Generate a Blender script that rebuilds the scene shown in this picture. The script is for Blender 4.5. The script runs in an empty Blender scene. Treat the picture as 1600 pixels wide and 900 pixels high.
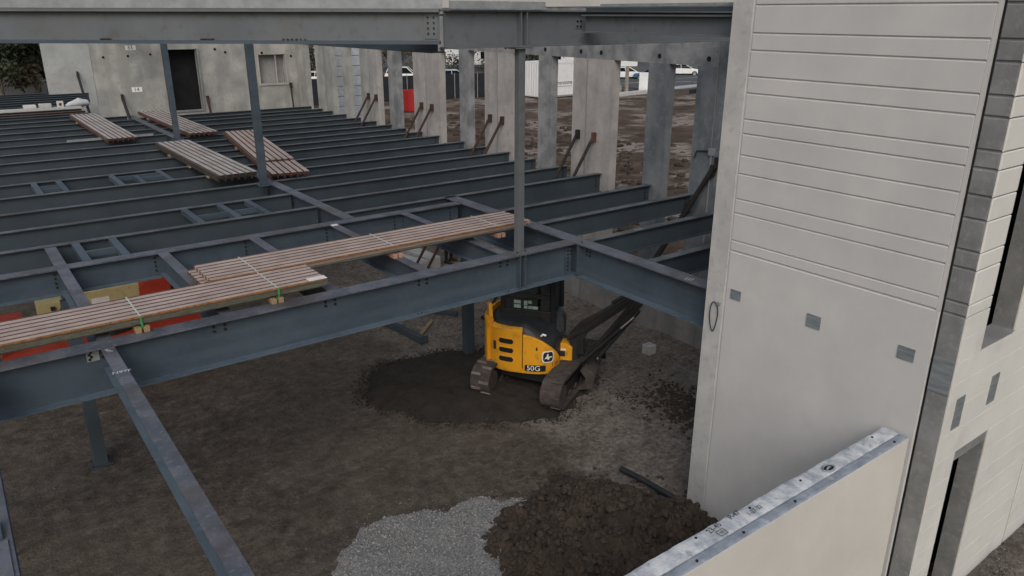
import bpy, bmesh, math, random
from mathutils import Vector, Matrix, noise
random.seed(7)
S = bpy.context.scene
COL = S.collection
PI = math.pi

# ------------------------------------------------------------------ camera, sky, sun, exposure
cam_d = bpy.data.cameras.new('camera'); cam = bpy.data.objects.new('camera', cam_d); COL.objects.link(cam)
CH = 7.2
f_, p_, r_, a_ = 1190.278, 0.344863, 0.0024286, 0.93058
fw = Vector((math.cos(a_)*math.cos(p_), math.sin(a_)*math.cos(p_), -math.sin(p_)))
rt = Vector((math.sin(a_), -math.cos(a_), 0)); up = rt.cross(fw)
R0 = math.cos(r_)*rt + math.sin(r_)*up; U0 = -math.sin(r_)*rt + math.cos(r_)*up
cam.matrix_world = Matrix(((R0.x, U0.x, -fw.x, 0), (R0.y, U0.y, -fw.y, 0), (R0.z, U0.z, -fw.z, CH), (0, 0, 0, 1)))
cam_d.sensor_width = 36; cam_d.lens = f_*36/1600; cam_d.clip_start = 0.05; cam_d.clip_end = 3000
S.camera = cam
W = bpy.data.worlds.new('World'); S.world = W; W.use_nodes = True
wn = W.node_tree; bg = wn.nodes['Background']
sky = wn.nodes.new('ShaderNodeTexSky'); sky.sky_type = 'NISHITA'; sky.sun_disc = False
SUN_EL, SUN_AZ = math.radians(40), math.radians(218)     # azimuth clockwise from +Y
sky.sun_elevation = SUN_EL; sky.sun_rotation = SUN_AZ
sky.air_density = 1.6; sky.dust_density = 4.0; sky.ozone_density = 1.0
hs = wn.nodes.new('ShaderNodeHueSaturation'); hs.inputs['Saturation'].default_value = 0.7
wn.links.new(sky.outputs[0], hs.inputs['Color']); wn.links.new(hs.outputs[0], bg.inputs['Color'])
bg.inputs['Strength'].default_value = 0.1
sd = bpy.data.lights.new('sun', 'SUN'); sd.energy = 0.9; sd.angle = math.radians(35); sd.color = (1.0, 0.985, 0.965)
so = bpy.data.objects.new('sun', sd); COL.objects.link(so)
sdir = Vector((math.sin(SUN_AZ)*math.cos(SUN_EL), math.cos(SUN_AZ)*math.cos(SUN_EL), math.sin(SUN_EL)))
so.rotation_euler = sdir.to_track_quat('Z', 'Y').to_euler(); so.location = (0, 0, 30)
S.view_settings.view_transform = 'Standard'; S.view_settings.look = 'None'
S.view_settings.exposure = 0.16; S.view_settings.gamma = 1
S.render.resolution_x = 1024; S.render.resolution_y = 576

# ------------------------------------------------------------------ materials
MATS = {}
def mat(name, c1, c2=None, scale=3.0, detail=6, rough=0.75, bump=0.0, bscale=None, metallic=0.0,
        speck=None, sscale=60, samt=0.0, streak=None, stretch=(1, 1, 1), lo=.35, hi=.65, spec=.35, c3=None):
    m = bpy.data.materials.new(name); m.use_nodes = True; nt = m.node_tree; N = nt.nodes; L = nt.links
    b = N['Principled BSDF']; b.inputs['Roughness'].default_value = rough; b.inputs['Metallic'].default_value = metallic
    b.inputs['Specular IOR Level'].default_value = spec
    c2 = c2 or tuple(v*.8 for v in c1)
    tc = N.new('ShaderNodeTexCoord'); oi = N.new('ShaderNodeObjectInfo')
    mul = N.new('ShaderNodeVectorMath'); mul.operation = 'MULTIPLY_ADD'
    comb = N.new('ShaderNodeCombineXYZ')
    for i in range(3): L.new(oi.outputs['Random'], comb.inputs[i])
    L.new(comb.outputs[0], mul.inputs[0]); mul.inputs[1].default_value = (0, 0, 0) if name in ('concrete_smooth', 'concrete_light', 'concrete_edge') else (37, 53, 71); L.new(tc.outputs['Object'], mul.inputs[2])
    mp = N.new('ShaderNodeMapping'); mp.inputs['Scale'].default_value = stretch; L.new(mul.outputs[0], mp.inputs['Vector'])
    nz = N.new('ShaderNodeTexNoise'); nz.inputs['Scale'].default_value = scale; nz.inputs['Detail'].default_value = detail
    nz.inputs['Roughness'].default_value = .62; L.new(mp.outputs[0], nz.inputs['Vector'])
    rp = N.new('ShaderNodeValToRGB'); rp.color_ramp.elements[0].position = lo; rp.color_ramp.elements[1].position = hi
    rp.color_ramp.elements[0].color = (*c2, 1); rp.color_ramp.elements[1].color = (*c1, 1)
    if c3:
        e = rp.color_ramp.elements.new(.5*(lo+hi)); e.color = (*c3, 1)
    L.new(nz.outputs['Fac'], rp.inputs['Fac']); col = rp.outputs[0]
    if speck:
        n2 = N.new('ShaderNodeTexNoise'); n2.inputs['Scale'].default_value = sscale; n2.inputs['Detail'].default_value = 3
        L.new(mul.outputs[0], n2.inputs['Vector'])
        r2 = N.new('ShaderNodeValToRGB'); r2.color_ramp.elements[0].position = .55; r2.color_ramp.elements[1].position = .70
        L.new(n2.outputs['Fac'], r2.inputs['Fac'])
        mu = N.new('ShaderNodeMath'); mu.operation = 'MULTIPLY'; mu.inputs[1].default_value = samt; L.new(r2.outputs[0], mu.inputs[0])
        mx = N.new('ShaderNodeMix'); mx.data_type = 'RGBA'; L.new(mu.outputs[0], mx.inputs['Factor'])
        L.new(col, mx.inputs['A']); mx.inputs['B'].default_value = (*speck, 1); col = mx.outputs['Result']
    if streak:
        sc, amt, axis_scale = streak
        mp3 = N.new('ShaderNodeMapping'); mp3.inputs['Scale'].default_value = axis_scale; L.new(mul.outputs[0], mp3.inputs['Vector'])
        n3 = N.new('ShaderNodeTexNoise'); n3.inputs['Scale'].default_value = 1.0; n3.inputs['Detail'].default_value = 5; L.new(mp3.outputs[0], n3.inputs['Vector'])
        r3 = N.new('ShaderNodeValToRGB'); r3.color_ramp.elements[0].position = .46; r3.color_ramp.elements[1].position = .68
        L.new(n3.outputs['Fac'], r3.inputs['Fac'])
        mu3 = N.new('ShaderNodeMath'); mu3.operation = 'MULTIPLY'; mu3.inputs[1].default_value = amt; L.new(r3.outputs[0], mu3.inputs[0])
        mx3 = N.new('ShaderNodeMix'); mx3.data_type = 'RGBA'; L.new(mu3.outputs[0], mx3.inputs['Factor'])
        L.new(col, mx3.inputs['A']); mx3.inputs['B'].default_value = (*sc, 1); col = mx3.outputs['Result']
    L.new(col, b.inputs['Base Color'])
    if bump:
        n4 = N.new('ShaderNodeTexNoise'); n4.inputs['Scale'].default_value = bscale or scale*6; n4.inputs['Detail'].default_value = 6
        L.new(mul.outputs[0], n4.inputs['Vector'])
        bp = N.new('ShaderNodeBump'); bp.inputs['Strength'].default_value = bump; bp.inputs['Distance'].default_value = .02
        L.new(n4.outputs['Fac'], bp.inputs['Height']); L.new(bp.outputs[0], b.inputs['Normal'])
    MATS[name] = m; return m
M = MATS
mat('steel', (.058, .080, .106), (.043, .062, .084), 1.3, 7, .52, .05, 40, speck=(.085, .095, .11), sscale=14, samt=.25, streak=((.080, .10, .125), .5, (.5, .5, 6)), lo=.40, hi=.60)
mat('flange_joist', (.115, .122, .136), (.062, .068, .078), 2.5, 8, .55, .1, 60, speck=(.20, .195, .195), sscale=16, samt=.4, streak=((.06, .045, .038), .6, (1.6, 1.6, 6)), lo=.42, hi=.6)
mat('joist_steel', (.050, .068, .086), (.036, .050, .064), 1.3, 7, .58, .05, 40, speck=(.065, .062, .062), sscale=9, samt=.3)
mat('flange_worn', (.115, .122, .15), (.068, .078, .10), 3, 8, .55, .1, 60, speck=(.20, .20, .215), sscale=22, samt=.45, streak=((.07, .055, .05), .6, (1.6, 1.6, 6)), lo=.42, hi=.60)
mat('upper_steel', (.125, .140, .156), (.098, .112, .128), 1.0, 7, .55, .04, 40, speck=(.07, .06, .05), sscale=7, samt=.35, streak=((.10, .09, .085), .3, (2, 2, .5)))
mat('embed', (.24, .265, .285), (.15, .17, .19), 3, 7, .5, .05, 50, metallic=.15, stretch=(1, 1, 9))
mat('flange_highlight', (.090, .122, .158), (.066, .092, .122), 2, 7, .5, .05, 40, speck=(.15, .18, .21), sscale=16, samt=.3)  # lighter steel copy for bottom flanges, the sky highlight put into its colour
mat('galv', (.30, .32, .34), (.22, .24, .26), 5, 5, .45, .05, 50, metallic=.2)
mat('bolt', (.012, .012, .014), (.02, .018, .016), 20, 2, .6)
mat('concrete_smooth', (.55, .54, .54), (.475, .47, .475), .9, 9, .82, .08, 70, speck=(.42, .415, .415), sscale=3, samt=.22, streak=((.47, .465, .47), .4, (1.2, 1.2, .45)))
mat('concrete_light', (.64, .632, .61), (.56, .555, .54), .9, 9, .82, .06, 60, speck=(.46, .46, .455), sscale=1.6, samt=.45)
mat('concrete_cream', (.60, .58, .545), (.52, .505, .48), .7, 9, .85, .06, 70, speck=(.68, .66, .62), sscale=30, samt=.12)
mat('concrete_margin', (.50, .495, .49), (.40, .40, .405), 2.2, 9, .85, .1, 40, speck=(.25, .25, .26), sscale=9, samt=.3)
mat('concrete_raw', (.29, .285, .28), (.20, .20, .205), 1.3, 9, .85, .1, 40, speck=(.14, .145, .15), sscale=7, samt=.35, streak=((.16, .165, .175), .6, (2.5, 2.5, .35)))
mat('concrete_grime', (.41, .41, .395), (.24, .245, .242), 1.5, 9, .85, .08, 40, speck=(.17, .17, .16), sscale=6, samt=.4, streak=((.21, .21, .2), .55, (2.2, 2.2, .3)))
mat('concrete_pink', (.42, .395, .385), (.29, .277, .275), 1.7, 9, .85, .1, 40, speck=(.20, .20, .205), sscale=6, samt=.3, streak=((.24, .235, .24), .5, (2.5, 2.5, .3)))
mat('concrete_blue', (.27, .275, .29), (.15, .157, .172), 1.8, 10, .8, .1, 40, speck=(.115, .12, .13), sscale=6, samt=.45, streak=((.34, .335, .335), .5, (2.5, 2.5, .4)), lo=.40, hi=.60)
mat('concrete_pale', (.40, .415, .415), (.31, .325, .325), 1.3, 9, .85, .1, 40, speck=(.22, .23, .23), sscale=5, samt=.3)
mat('concrete_wet', (.19, .205, .225), (.10, .115, .135), 1.5, 9, .6, .1, 40, speck=(.24, .25, .27), sscale=6, samt=.35, streak=((.24, .25, .26), .5, (2.5, 2.5, .5)))
mat('concrete_edge', (.23, .232, .235), (.155, .16, .165), 3, 9, .85, .2, 45, speck=(.33, .33, .33), sscale=14, samt=.3)
mat('laitance', (.58, .60, .63), (.30, .33, .37), 5, 9, .8, .5, 30, speck=(.17, .20, .23), sscale=9, samt=.65, c3=(.50, .52, .55), streak=((.27, .30, .35), .75, (9, 1.5, 1)))
mat('wythe', (.29, .325, .38), (.15, .175, .215), 4, 9, .8, .3, 30, speck=(.46, .49, .53), sscale=10, samt=.4)
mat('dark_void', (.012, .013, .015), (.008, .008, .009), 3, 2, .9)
mat('sealant', (.012, .012, .013), (.02, .02, .02), 6, 2, .7)
mat('rust', (.060, .032, .024), (.030, .018, .015), 6, 7, .8, .2, 40)
mat('brace', (.026, .022, .021), (.016, .014, .014), 6, 7, .7, .1, 40)
mat('deck_pink', (.43, .345, .315), (.31, .245, .222), 2.5, 8, .5, .05, 30, speck=(.26, .14, .08), sscale=9, samt=.45, streak=((.46, .38, .355), .4, (1, 6, 6)))
mat('deck_grey', (.42, .395, .385), (.28, .26, .25), 2.5, 8, .5, .05, 30, speck=(.36, .33, .31), sscale=9, samt=.4)
mat('deck_side', (.20, .195, .16), (.13, .125, .10), 6, 6, .6, .05, 30)
mat('deck_rust', (.33, .155, .05), (.16, .07, .03), 16, 6, .75, .2, 50)
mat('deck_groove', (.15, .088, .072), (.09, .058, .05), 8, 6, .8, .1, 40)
mat('deck_dark', (.075, .066, .058), (.045, .04, .036), 6, 6, .6, .05, 30)
mat('deck_red', (.16, .07, .055), (.08, .04, .035), 8, 6, .75, .2, 50)
mat('strap', (.50, .52, .50), (.38, .42, .38), 8, 3, .5)
mat('reflection_tint', (.30, .40, .36), (.24, .33, .30), 6, 3, .4)  # pale green of the reflections painted on the cab pane
mat('strap_green', (.05, .30, .10), (.03, .2, .07), 8, 3, .5)
mat('wood_grey', (.33, .30, .25), (.22, .20, .165), 8, 5, .8, .1, 30)
mat('wood', (.30, .225, .12), (.22, .16, .09), 8, 5, .8, .1, 30, stretch=(6, 1, 6))
mat('wood_pink', (.42, .25, .19), (.30, .17, .13), 8, 5, .8, .1, 30)
mat('paper', (.72, .70, .68), (.60, .58, .57), 8, 4, .7)
mat('ink', (.03, .03, .04), (.015, .015, .02), 10, 2, .8)
mat('chalk', (.62, .65, .68), (.42, .45, .48), 40, 4, .9)
mat('yellow', (.80, .37, .022), (.72, .32, .018), 1.5, 6, .36, .02, 30, spec=.5, speck=(.30, .17, .04), sscale=6, samt=.5)
mat('black_paint', (.014, .015, .017), (.020, .021, .023), 4, 6, .42, .03, 30, spec=.5, speck=(.05, .047, .042), sscale=9, samt=.4)
mat('cover_grey', (.030, .034, .038), (.020, .023, .026), 3, 6, .45, .03, 30, speck=(.07, .066, .06), sscale=8, samt=.4)
mat('rubber', (.075, .062, .056), (.045, .038, .035), 5, 8, .9, .25, 40, speck=(.12, .10, .088), sscale=14, samt=.4)
mat('rubber_dust', (.20, .175, .165), (.13, .11, .10), 9, 7, .9, .2, 40)
mat('tyre', (.02, .02, .021), (.03, .029, .028), 6, 5, .9, .2, 40)
mat('chrome', (.85, .86, .88), (.75, .76, .78), 3, 2, .12, metallic=.9)
mat('white_paint', (.74, .75, .77), (.66, .67, .69), 1.5, 6, .4, .02, 20)
mat('decal_white', (.78, .78, .76), (.72, .72, .70), 6, 2, .5)
mat('red_paint', (.40, .050, .026), (.28, .032, .018), 2, 7, .42, .03, 30, speck=(.16, .03, .02), sscale=8, samt=.4)
mat('cream_paint', (.46, .39, .20), (.38, .32, .16), 2, 7, .5, .03, 30, speck=(.22, .17, .09), sscale=8, samt=.4)
mat('red_plastic', (.42, .030, .028), (.32, .022, .022), 1.5, 6, .5)
mat('fence_fabric', (.018, .021, .026), (.011, .013, .016), 2, 6, .85, .2, 10)
mat('house_cream', (.52, .48, .38), (.45, .41, .33), 2, 5, .8)
mat('house_white', (.70, .71, .72), (.60, .61, .62), 2, 5, .8)
mat('roof_grey', (.16, .16, .17), (.11, .11, .12), 4, 5, .9, .2, 20)
mat('car_white', (.78, .79, .80), (.74, .75, .76), 1, 2, .2, spec=.6)
mat('car_silver', (.52, .58, .64), (.48, .54, .60), 1, 2, .2, spec=.6, metallic=.3)
mat('car_blue', (.06, .15, .28), (.05, .12, .24), 1, 2, .2, spec=.6)
mat('tail_red', (.5, .02, .02), (.4, .02, .02), 1, 2, .3)
mat('asphalt', (.085, .088, .094), (.062, .064, .068), 2, 8, .85, .1, 60)
mat('road_paint', (.62, .62, .60), (.45, .45, .44), 3, 6, .8)
mat('bark', (.30, .27, .23), (.12, .10, .085), 5, 8, .9, .4, 20, stretch=(3, 3, .6))
mat('leaf', (.045, .052, .022), (.020, .026, .012), .8, 5, .7, c3=(.030, .038, .016))
mat('leaf_brown', (.075, .062, .035), (.035, .03, .018), .8, 5, .8)
mat('sand_dark', (.032, .026, .021), (.020, .017, .014), 1.6, 9, .95, .6, 45, speck=(.065, .057, .050), sscale=38, samt=.5)
mat('dirt_pile', (.062, .045, .034), (.026, .021, .017), 1.3, 9, .95, .7, 30, speck=(.10, .078, .062), sscale=30, samt=.45, c3=(.042, .032, .025))
mat('clod', (.060, .045, .034), (.026, .021, .017), 4, 8, .95, .6, 30, speck=(.10, .08, .065), sscale=40, samt=.4)
mat('gravel', (.24, .24, .238), (.115, .115, .115), 26, 6, .9, .8, 60, speck=(.45, .45, .45), sscale=55, samt=.5, c3=(.19, .195, .20))
mat('stone', (.33, .328, .325), (.09, .09, .09), 28, 2, .9, .3, 60)
mat('denim', (.016, .017, .021), (.010, .011, .013), 8, 5, .9)
mat('hivis', (.55, .60, .04), (.45, .5, .03), 6, 4, .8)
mat('skin', (.45, .28, .20), (.40, .24, .17), 8, 4, .6)
mat('hair', (.03, .02, .015), (.02, .015, .01), 20, 4, .8)
mat('hard_hat', (.7, .7, .68), (.65, .65, .63), 3, 3, .4)
mat('boot', (.03, .022, .016), (.02, .015, .012), 9, 4, .8)
mat('pale_sheet', (.55, .58, .62), (.42, .45, .50), 6, 8, .6, .3, 20)
mat('block', (.50, .50, .50), (.38, .38, .385), 8, 6, .9, .3, 50)
def glass(name, tint, rough=.05):
    m = bpy.data.materials.new(name); m.use_nodes = True; b = m.node_tree.nodes['Principled BSDF']
    nz = m.node_tree.nodes.new('ShaderNodeTexNoise'); nz.inputs['Scale'].default_value = 3
    rp = m.node_tree.nodes.new('ShaderNodeValToRGB'); rp.color_ramp.elements[0].color = (*tint, 1)
    rp.color_ramp.elements[1].color = (*[min(1, v*1.25) for v in tint], 1)
    m.node_tree.links.new(nz.outputs['Fac'], rp.inputs['Fac']); m.node_tree.links.new(rp.outputs[0], b.inputs['Base Color'])
    b.inputs['Roughness'].default_value = rough; b.inputs['Transmission Weight'].default_value = .75; b.inputs['IOR'].default_value = 1.05
    b.inputs['Specular IOR Level'].default_value = .6
    MATS[name] = m
glass('cab_glass', (.10, .115, .12)); glass('car_glass', (.03, .035, .04), .1)

# ground material: trodden dirt indoors, grey gravelly dirt by the right wall, brown turned soil outside with pale wet patches
def ground_mat():
    m = bpy.data.materials.new('ground_soil'); m.use_nodes = True; nt = m.node_tree; N = nt.nodes; L = nt.links
    b = N['Principled BSDF']; b.inputs['Roughness'].default_value = .95; b.inputs['Specular IOR Level'].default_value = .2
    tc = N.new('ShaderNodeTexCoord')
    def nz(scale, detail=8, rough=.65):
        n = N.new('ShaderNodeTexNoise'); n.inputs['Scale'].default_value = scale; n.inputs['Detail'].default_value = detail
        n.inputs['Roughness'].default_value = rough; L.new(tc.outputs['Object'], n.inputs['Vector']); return n.outputs['Fac']
    def ramp(fac, *st):
        r = N.new('ShaderNodeValToRGB'); e = r.color_ramp.elements
        e[0].position, e[0].color = st[0][0], (*st[0][1], 1); e[1].position, e[1].color = st[-1][0], (*st[-1][1], 1)
        for s in st[1:-1]:
            k = e.new(s[0]); k.color = (*s[1], 1)
        L.new(fac, r.inputs['Fac']); return r.outputs[0]
    def mix(f, a, c):
        x = N.new('ShaderNodeMix'); x.data_type = 'RGBA'
        L.new(f, x.inputs['Factor']) if not isinstance(f, float) else setattr(x.inputs['Factor'], 'default_value', f)
        L.new(a, x.inputs['A']); L.new(c, x.inputs['B']); return x.outputs['Result']
    def math_(op, a, c=None):
        x = N.new('ShaderNodeMath'); x.operation = op; x.use_clamp = False
        for i, v in enumerate((a, c)):
            if v is None: continue
            if isinstance(v, (int, float)): x.inputs[i].default_value = v
            else: L.new(v, x.inputs[i])
        return x.outputs[0]
    sep = N.new('ShaderNodeSeparateXYZ'); L.new(tc.outputs['Object'], sep.inputs[0]); X, Y = sep.outputs[0], sep.outputs[1]
    def mask(expr, w, amp=1.2, sc=.9):      # smooth 0..1 around expr>0, wobbled by noise
        n = math_('MULTIPLY', math_('SUBTRACT', nz(sc, 6), .5), amp*2)
        v = math_('ADD', expr, n); mr = N.new('ShaderNodeMapRange'); mr.interpolation_type = 'SMOOTHSTEP'
        mr.inputs['From Min'].default_value = -w; mr.inputs['From Max'].default_value = w; L.new(v, mr.inputs['Value']); return mr.outputs[0]
    i1 = ramp(nz(1.7, 10, .72), (.36, (.040, .032, .026)), (.5, (.090, .075, .061)), (.66, (.16, .137, .115)))
    i2 = ramp(nz(5.5, 10, .75), (.38, (.027, .021, .017)), (.51, (.095, .079, .065)), (.64, (.205, .178, .152)))
    i3 = mix(.5, i1, i2)
    lg = ramp(nz(.28, 5), (.38, (0, 0, 0)), (.64, (1, 1, 1)))
    i4 = N.new('ShaderNodeRGB'); i4.outputs[0].default_value = (.135, .115, .096, 1)
    inner = mix(math_('MULTIPLY', lg, ramp(nz(3.2, 9, .7), (.35, (.1, .1, .1)), (.65, (.75, .75, .75)))), i3, i4.outputs[0])
    rm_ = N.new('ShaderNodeMapping'); rm_.inputs['Rotation'].default_value = (0, 0, -.49); rm_.inputs['Scale'].default_value = (.55, 2.6, 1); L.new(tc.outputs['Object'], rm_.inputs[0])
    rn_ = N.new('ShaderNodeTexNoise'); rn_.inputs['Scale'].default_value = 1.3; rn_.inputs['Detail'].default_value = 8; rn_.inputs['Roughness'].default_value = .65; L.new(rm_.outputs[0], rn_.inputs['Vector'])
    i5 = N.new('ShaderNodeRGB'); i5.outputs[0].default_value = (.17, .155, .142, 1)
    inner = mix(math_('MULTIPLY', ramp(rn_.outputs['Fac'], (.56, (0, 0, 0)), (.70, (.6, .6, .6))), ramp(nz(.5, 4), (.45, (0, 0, 0)), (.6, (1, 1, 1)))), inner, i5.outputs[0])
    grey = mix(.55, ramp(nz(2.3, 10, .72), (.36, (.072, .058, .048)), (.5, (.175, .15, .131)), (.66, (.30, .267, .24))), ramp(nz(11, 8, .75), (.36, (.045, .036, .029)), (.5, (.185, .161, .141)), (.64, (.36, .325, .295))))
    brown = ramp(nz(.55, 9), (.3, (.034, .023, .018)), (.5, (.082, .055, .040)), (.72, (.14, .10, .077)))
    # grey gravelly soil towards the right wall
    g = mask(math_('SUBTRACT', math_('ADD', X, math_('MULTIPLY', Y, .10)), 8.9), .7, 2.6, .7)
    col = mix(g, inner, grey)
    out = mask(math_('SUBTRACT', X, 13.4), .15, .1)
    col = mix(out, col, brown)
    # pale wet patches outside
    pn = ramp(nz(.17, 7), (.50, (0, 0, 0)), (.57, (1, 1, 1)))
    st = N.new('ShaderNodeTexNoise'); st.inputs['Scale'].default_value = 1.6; st.inputs['Detail'].default_value = 7
    mp = N.new('ShaderNodeMapping'); mp.inputs['Scale'].default_value = (.5, 1.6, 1); L.new(tc.outputs['Object'], mp.inputs[0]); L.new(mp.outputs[0], st.inputs['Vector'])
    pn = math_('MULTIPLY', pn, ramp(st.outputs['Fac'], (.40, (0, 0, 0)), (.50, (1, 1, 1))))
    pn = math_('MULTIPLY', math_('MULTIPLY', pn, out), .55)
    pale = N.new('ShaderNodeRGB'); pale.outputs[0].default_value = (.40, .35, .315, 1)
    col = mix(pn, col, pale.outputs[0])
    # chalky scuffs indoors
    sc2 = ramp(nz(2.6, 8), (.64, (0, 0, 0)), (.72, (1, 1, 1))); sc3 = math_('MULTIPLY', sc2, ramp(nz(.35, 4), (.52, (0, 0, 0)), (.62, (.6, .6, .6))))
    sc3 = math_('MULTIPLY', sc3, math_('SUBTRACT', 1.0, out))
    pale2 = N.new('ShaderNodeRGB'); pale2.outputs[0].default_value = (.24, .23, .215, 1); col = mix(sc3, col, pale2.outputs[0])
    # small light and dark grit
    sp = ramp(nz(34, 4), (.60, (0, 0, 0)), (.70, (.45, .45, .45))); pale3 = N.new('ShaderNodeRGB'); pale3.outputs[0].default_value = (.20, .185, .17, 1)
    col = mix(sp, col, pale3.outputs[0])
    dk = ramp(nz(17, 5), (.30, (.6, .6, .6)), (.42, (0, 0, 0))); d3 = N.new('ShaderNodeRGB'); d3.outputs[0].default_value = (.028, .022, .018, 1)
    col = mix(dk, col, d3.outputs[0])
    L.new(col, b.inputs['Base Color'])
    bp = N.new('ShaderNodeBump'); bp.inputs['Strength'].default_value = 1.0; bp.inputs['Distance'].default_value = .05
    L.new(math_('ADD', nz(22, 8, .7), math_('MULTIPLY', nz(5, 6), 1.2)), bp.inputs['Height']); L.new(bp.outputs[0], b.inputs['Normal'])
    MATS['ground_soil'] = m
ground_mat()

# ------------------------------------------------------------------ mesh builder
LOFF = Vector((0, 0, 0))
class MB:
    def __init__(s): s.v = []; s.f = []
    def add(s, vs, fs):
        o = len(s.v); s.v += [tuple(v) for v in vs]; s.f += [tuple(i+o for i in f) for f in fs]; return s
    def box(s, x0, x1, y0, y1, z0, z1):
        return s.add([(x0, y0, z0), (x1, y0, z0), (x1, y1, z0), (x0, y1, z0), (x0, y0, z1), (x1, y0, z1), (x1, y1, z1), (x0, y1, z1)],
                     [(3, 2, 1, 0), (4, 5, 6, 7), (0, 1, 5, 4), (1, 2, 6, 5), (2, 3, 7, 6), (3, 0, 4, 7)])
    def obox(s, c, ux, uy, uz, hx, hy, hz):
        c, ux, uy, uz = Vector(c), Vector(ux).normalized(), Vector(uy).normalized(), Vector(uz).normalized()
        vs = [c+ux*hx*a+uy*hy*b+uz*hz*d for d in (-1, 1) for a, b in ((-1, -1), (1, -1), (1, 1), (-1, 1))]
        return s.add(vs, [(3, 2, 1, 0), (4, 5, 6, 7), (0, 1, 5, 4), (1, 2, 6, 5), (2, 3, 7, 6), (3, 0, 4, 7)])
    def bar(s, p0, p1, w, h, upv=(0, 0, 1)):
        p0, p1 = Vector(p0), Vector(p1); d = (p1-p0).normalized(); y = Vector(upv).cross(d)
        if y.length < 1e-4: y = Vector((0, 1, 0)).cross(d)
        y.normalize(); z = d.cross(y)
        return s.obox((p0+p1)/2, d, y, z, (p1-p0).length/2, w/2, h/2)
    def tube(s, pts, r, n=10, cap=True, closed=False):
        pts = [Vector(p) for p in pts]; rs = r if isinstance(r, (list, tuple)) else [r]*len(pts); rings = []
        ref = None
        for i, p in enumerate(pts):
            a = pts[max(i-1, 0)] if not closed else pts[i-1]; b = pts[min(i+1, len(pts)-1)] if not closed else pts[(i+1) % len(pts)]
            d = (b-a).normalized()
            if ref is None:
                ref = Vector((0, 0, 1)) if abs(d.z) < .9 else Vector((1, 0, 0))
            x = (ref-d*ref.dot(d)).normalized(); y = d.cross(x); ref = x
            rings.append([p+(x*math.cos(2*PI*k/n)+y*math.sin(2*PI*k/n))*rs[i] for k in range(n)])
        vs = [v for g in rings for v in g]; fs = []
        m = len(pts); rng = range(m) if closed else range(m-1)
        for i in rng:
            j = (i+1) % m
            for k in range(n): fs.append((i*n+k, i*n+(k+1) % n, j*n+(k+1) % n, j*n+k))
        if cap and not closed: fs += [tuple(range(n-1, -1, -1)), tuple((m-1)*n+k for k in range(n))]
        return s.add(vs, fs)
    def prism(s, poly, o, u, v, w):      # 2-D polygon in (u,v) at o, extruded along vector w
        o, u, v, w = Vector(o), Vector(u), Vector(v), Vector(w); n = len(poly)
        a = [o+u*x+v*y for x, y in poly]; b = [q+w for q in a]
        return s.add(a+b, [tuple(range(n-1, -1, -1)), tuple(range(n, 2*n))]+[(i, (i+1) % n, n+(i+1) % n, n+i) for i in range(n)])
    def ibeam(s, p0, p1, d, fwid, tf=.02, tw=.016):      # p0,p1: top centre line
        p0, p1 = Vector(p0), Vector(p1); u = (p1-p0).normalized(); y = Vector((0, 0, 1)).cross(u).normalized(); z = u.cross(y)
        a, t = fwid/2, tw/2
        poly = [(-a, 0), (-a, -tf), (-t, -tf), (-t, -d+tf), (-a, -d+tf), (-a, -d), (a, -d), (a, -d+tf), (t, -d+tf), (t, -tf), (a, -tf), (a, 0)]
        return s.prism(poly, p0, y, z, p1-p0)
    def cham(s, axis, face, back, a0, a1, z0, z1, c):
        """slab whose front (at coordinate `face` on `axis` x or y) has a chamfered rim c"""
        sg = 1 if back > face else -1
        def P(d, a, z): return (d, a, z) if axis == 'x' else (a, d, z)
        vs = [P(face, a0+c, z0+c), P(face, a1-c, z0+c), P(face, a1-c, z1-c), P(face, a0+c, z1-c)]
        vs += [P(face+sg*c, a0, z0), P(face+sg*c, a1, z0), P(face+sg*c, a1, z1), P(face+sg*c, a0, z1)]
        vs += [P(back, a0, z0), P(back, a1, z0), P(back, a1, z1), P(back, a0, z1)]
        fs = [(0, 1, 2, 3), (8, 11, 10, 9)]
        for o in (0, 4):
            for k in range(4): fs.append((o+k, o+4+k, o+4+(k+1) % 4, o+(k+1) % 4))
        return s.add(vs, fs)
    def build(s, name, m, parent=None, world=True, smooth=False, bevel=0, origin=None, cs=True):
        vs = s.v; off = Vector((0, 0, 0)); loc = None
        if parent is not None and world:
            p = parent
            while p is not None: off += Vector(p.location); p = p.parent
        elif parent is None:
            xs = [v[0] for v in vs]; ys = [v[1] for v in vs]; zs = [v[2] for v in vs]
            loc = Vector(origin) if origin else Vector(((min(xs)+max(xs))/2, (min(ys)+max(ys))/2, min(zs))); off = loc
        if not world: off = off-LOFF
        me = bpy.data.meshes.new(name); me.from_pydata([(v[0]-off.x, v[1]-off.y, v[2]-off.z) for v in vs], [], s.f)
        bm = bmesh.new(); bm.from_mesh(me); bmesh.ops.recalc_face_normals(bm, faces=bm.faces)
        if bevel: bmesh.ops.bevel(bm, geom=[e for e in bm.edges if len(e.link_faces) == 2 and e.calc_face_angle(0) > .5], offset=bevel, segments=2, profile=.7, affect='EDGES', clamp_overlap=True)
        bm.to_mesh(me); bm.free()
        if smooth:
            for q in me.polygons: q.use_smooth = True
            try: me.set_sharp_from_angle(angle=math.radians(38))
            except Exception: pass
        me.materials.append(M[m] if isinstance(m, str) else m)
        o = bpy.data.objects.new(name, me); COL.objects.link(o)
        if parent is not None: o.parent = parent
        elif loc is not None: o.location = loc
        return o
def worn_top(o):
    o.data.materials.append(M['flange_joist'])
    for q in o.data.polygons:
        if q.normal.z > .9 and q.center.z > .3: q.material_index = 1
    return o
def tag(o, label=None, cat=None, group=None, kind=None):
    if label: o['label'] = label
    if cat: o['category'] = cat
    if group: o['group'] = group
    if kind: o['kind'] = kind
    return o
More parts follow.
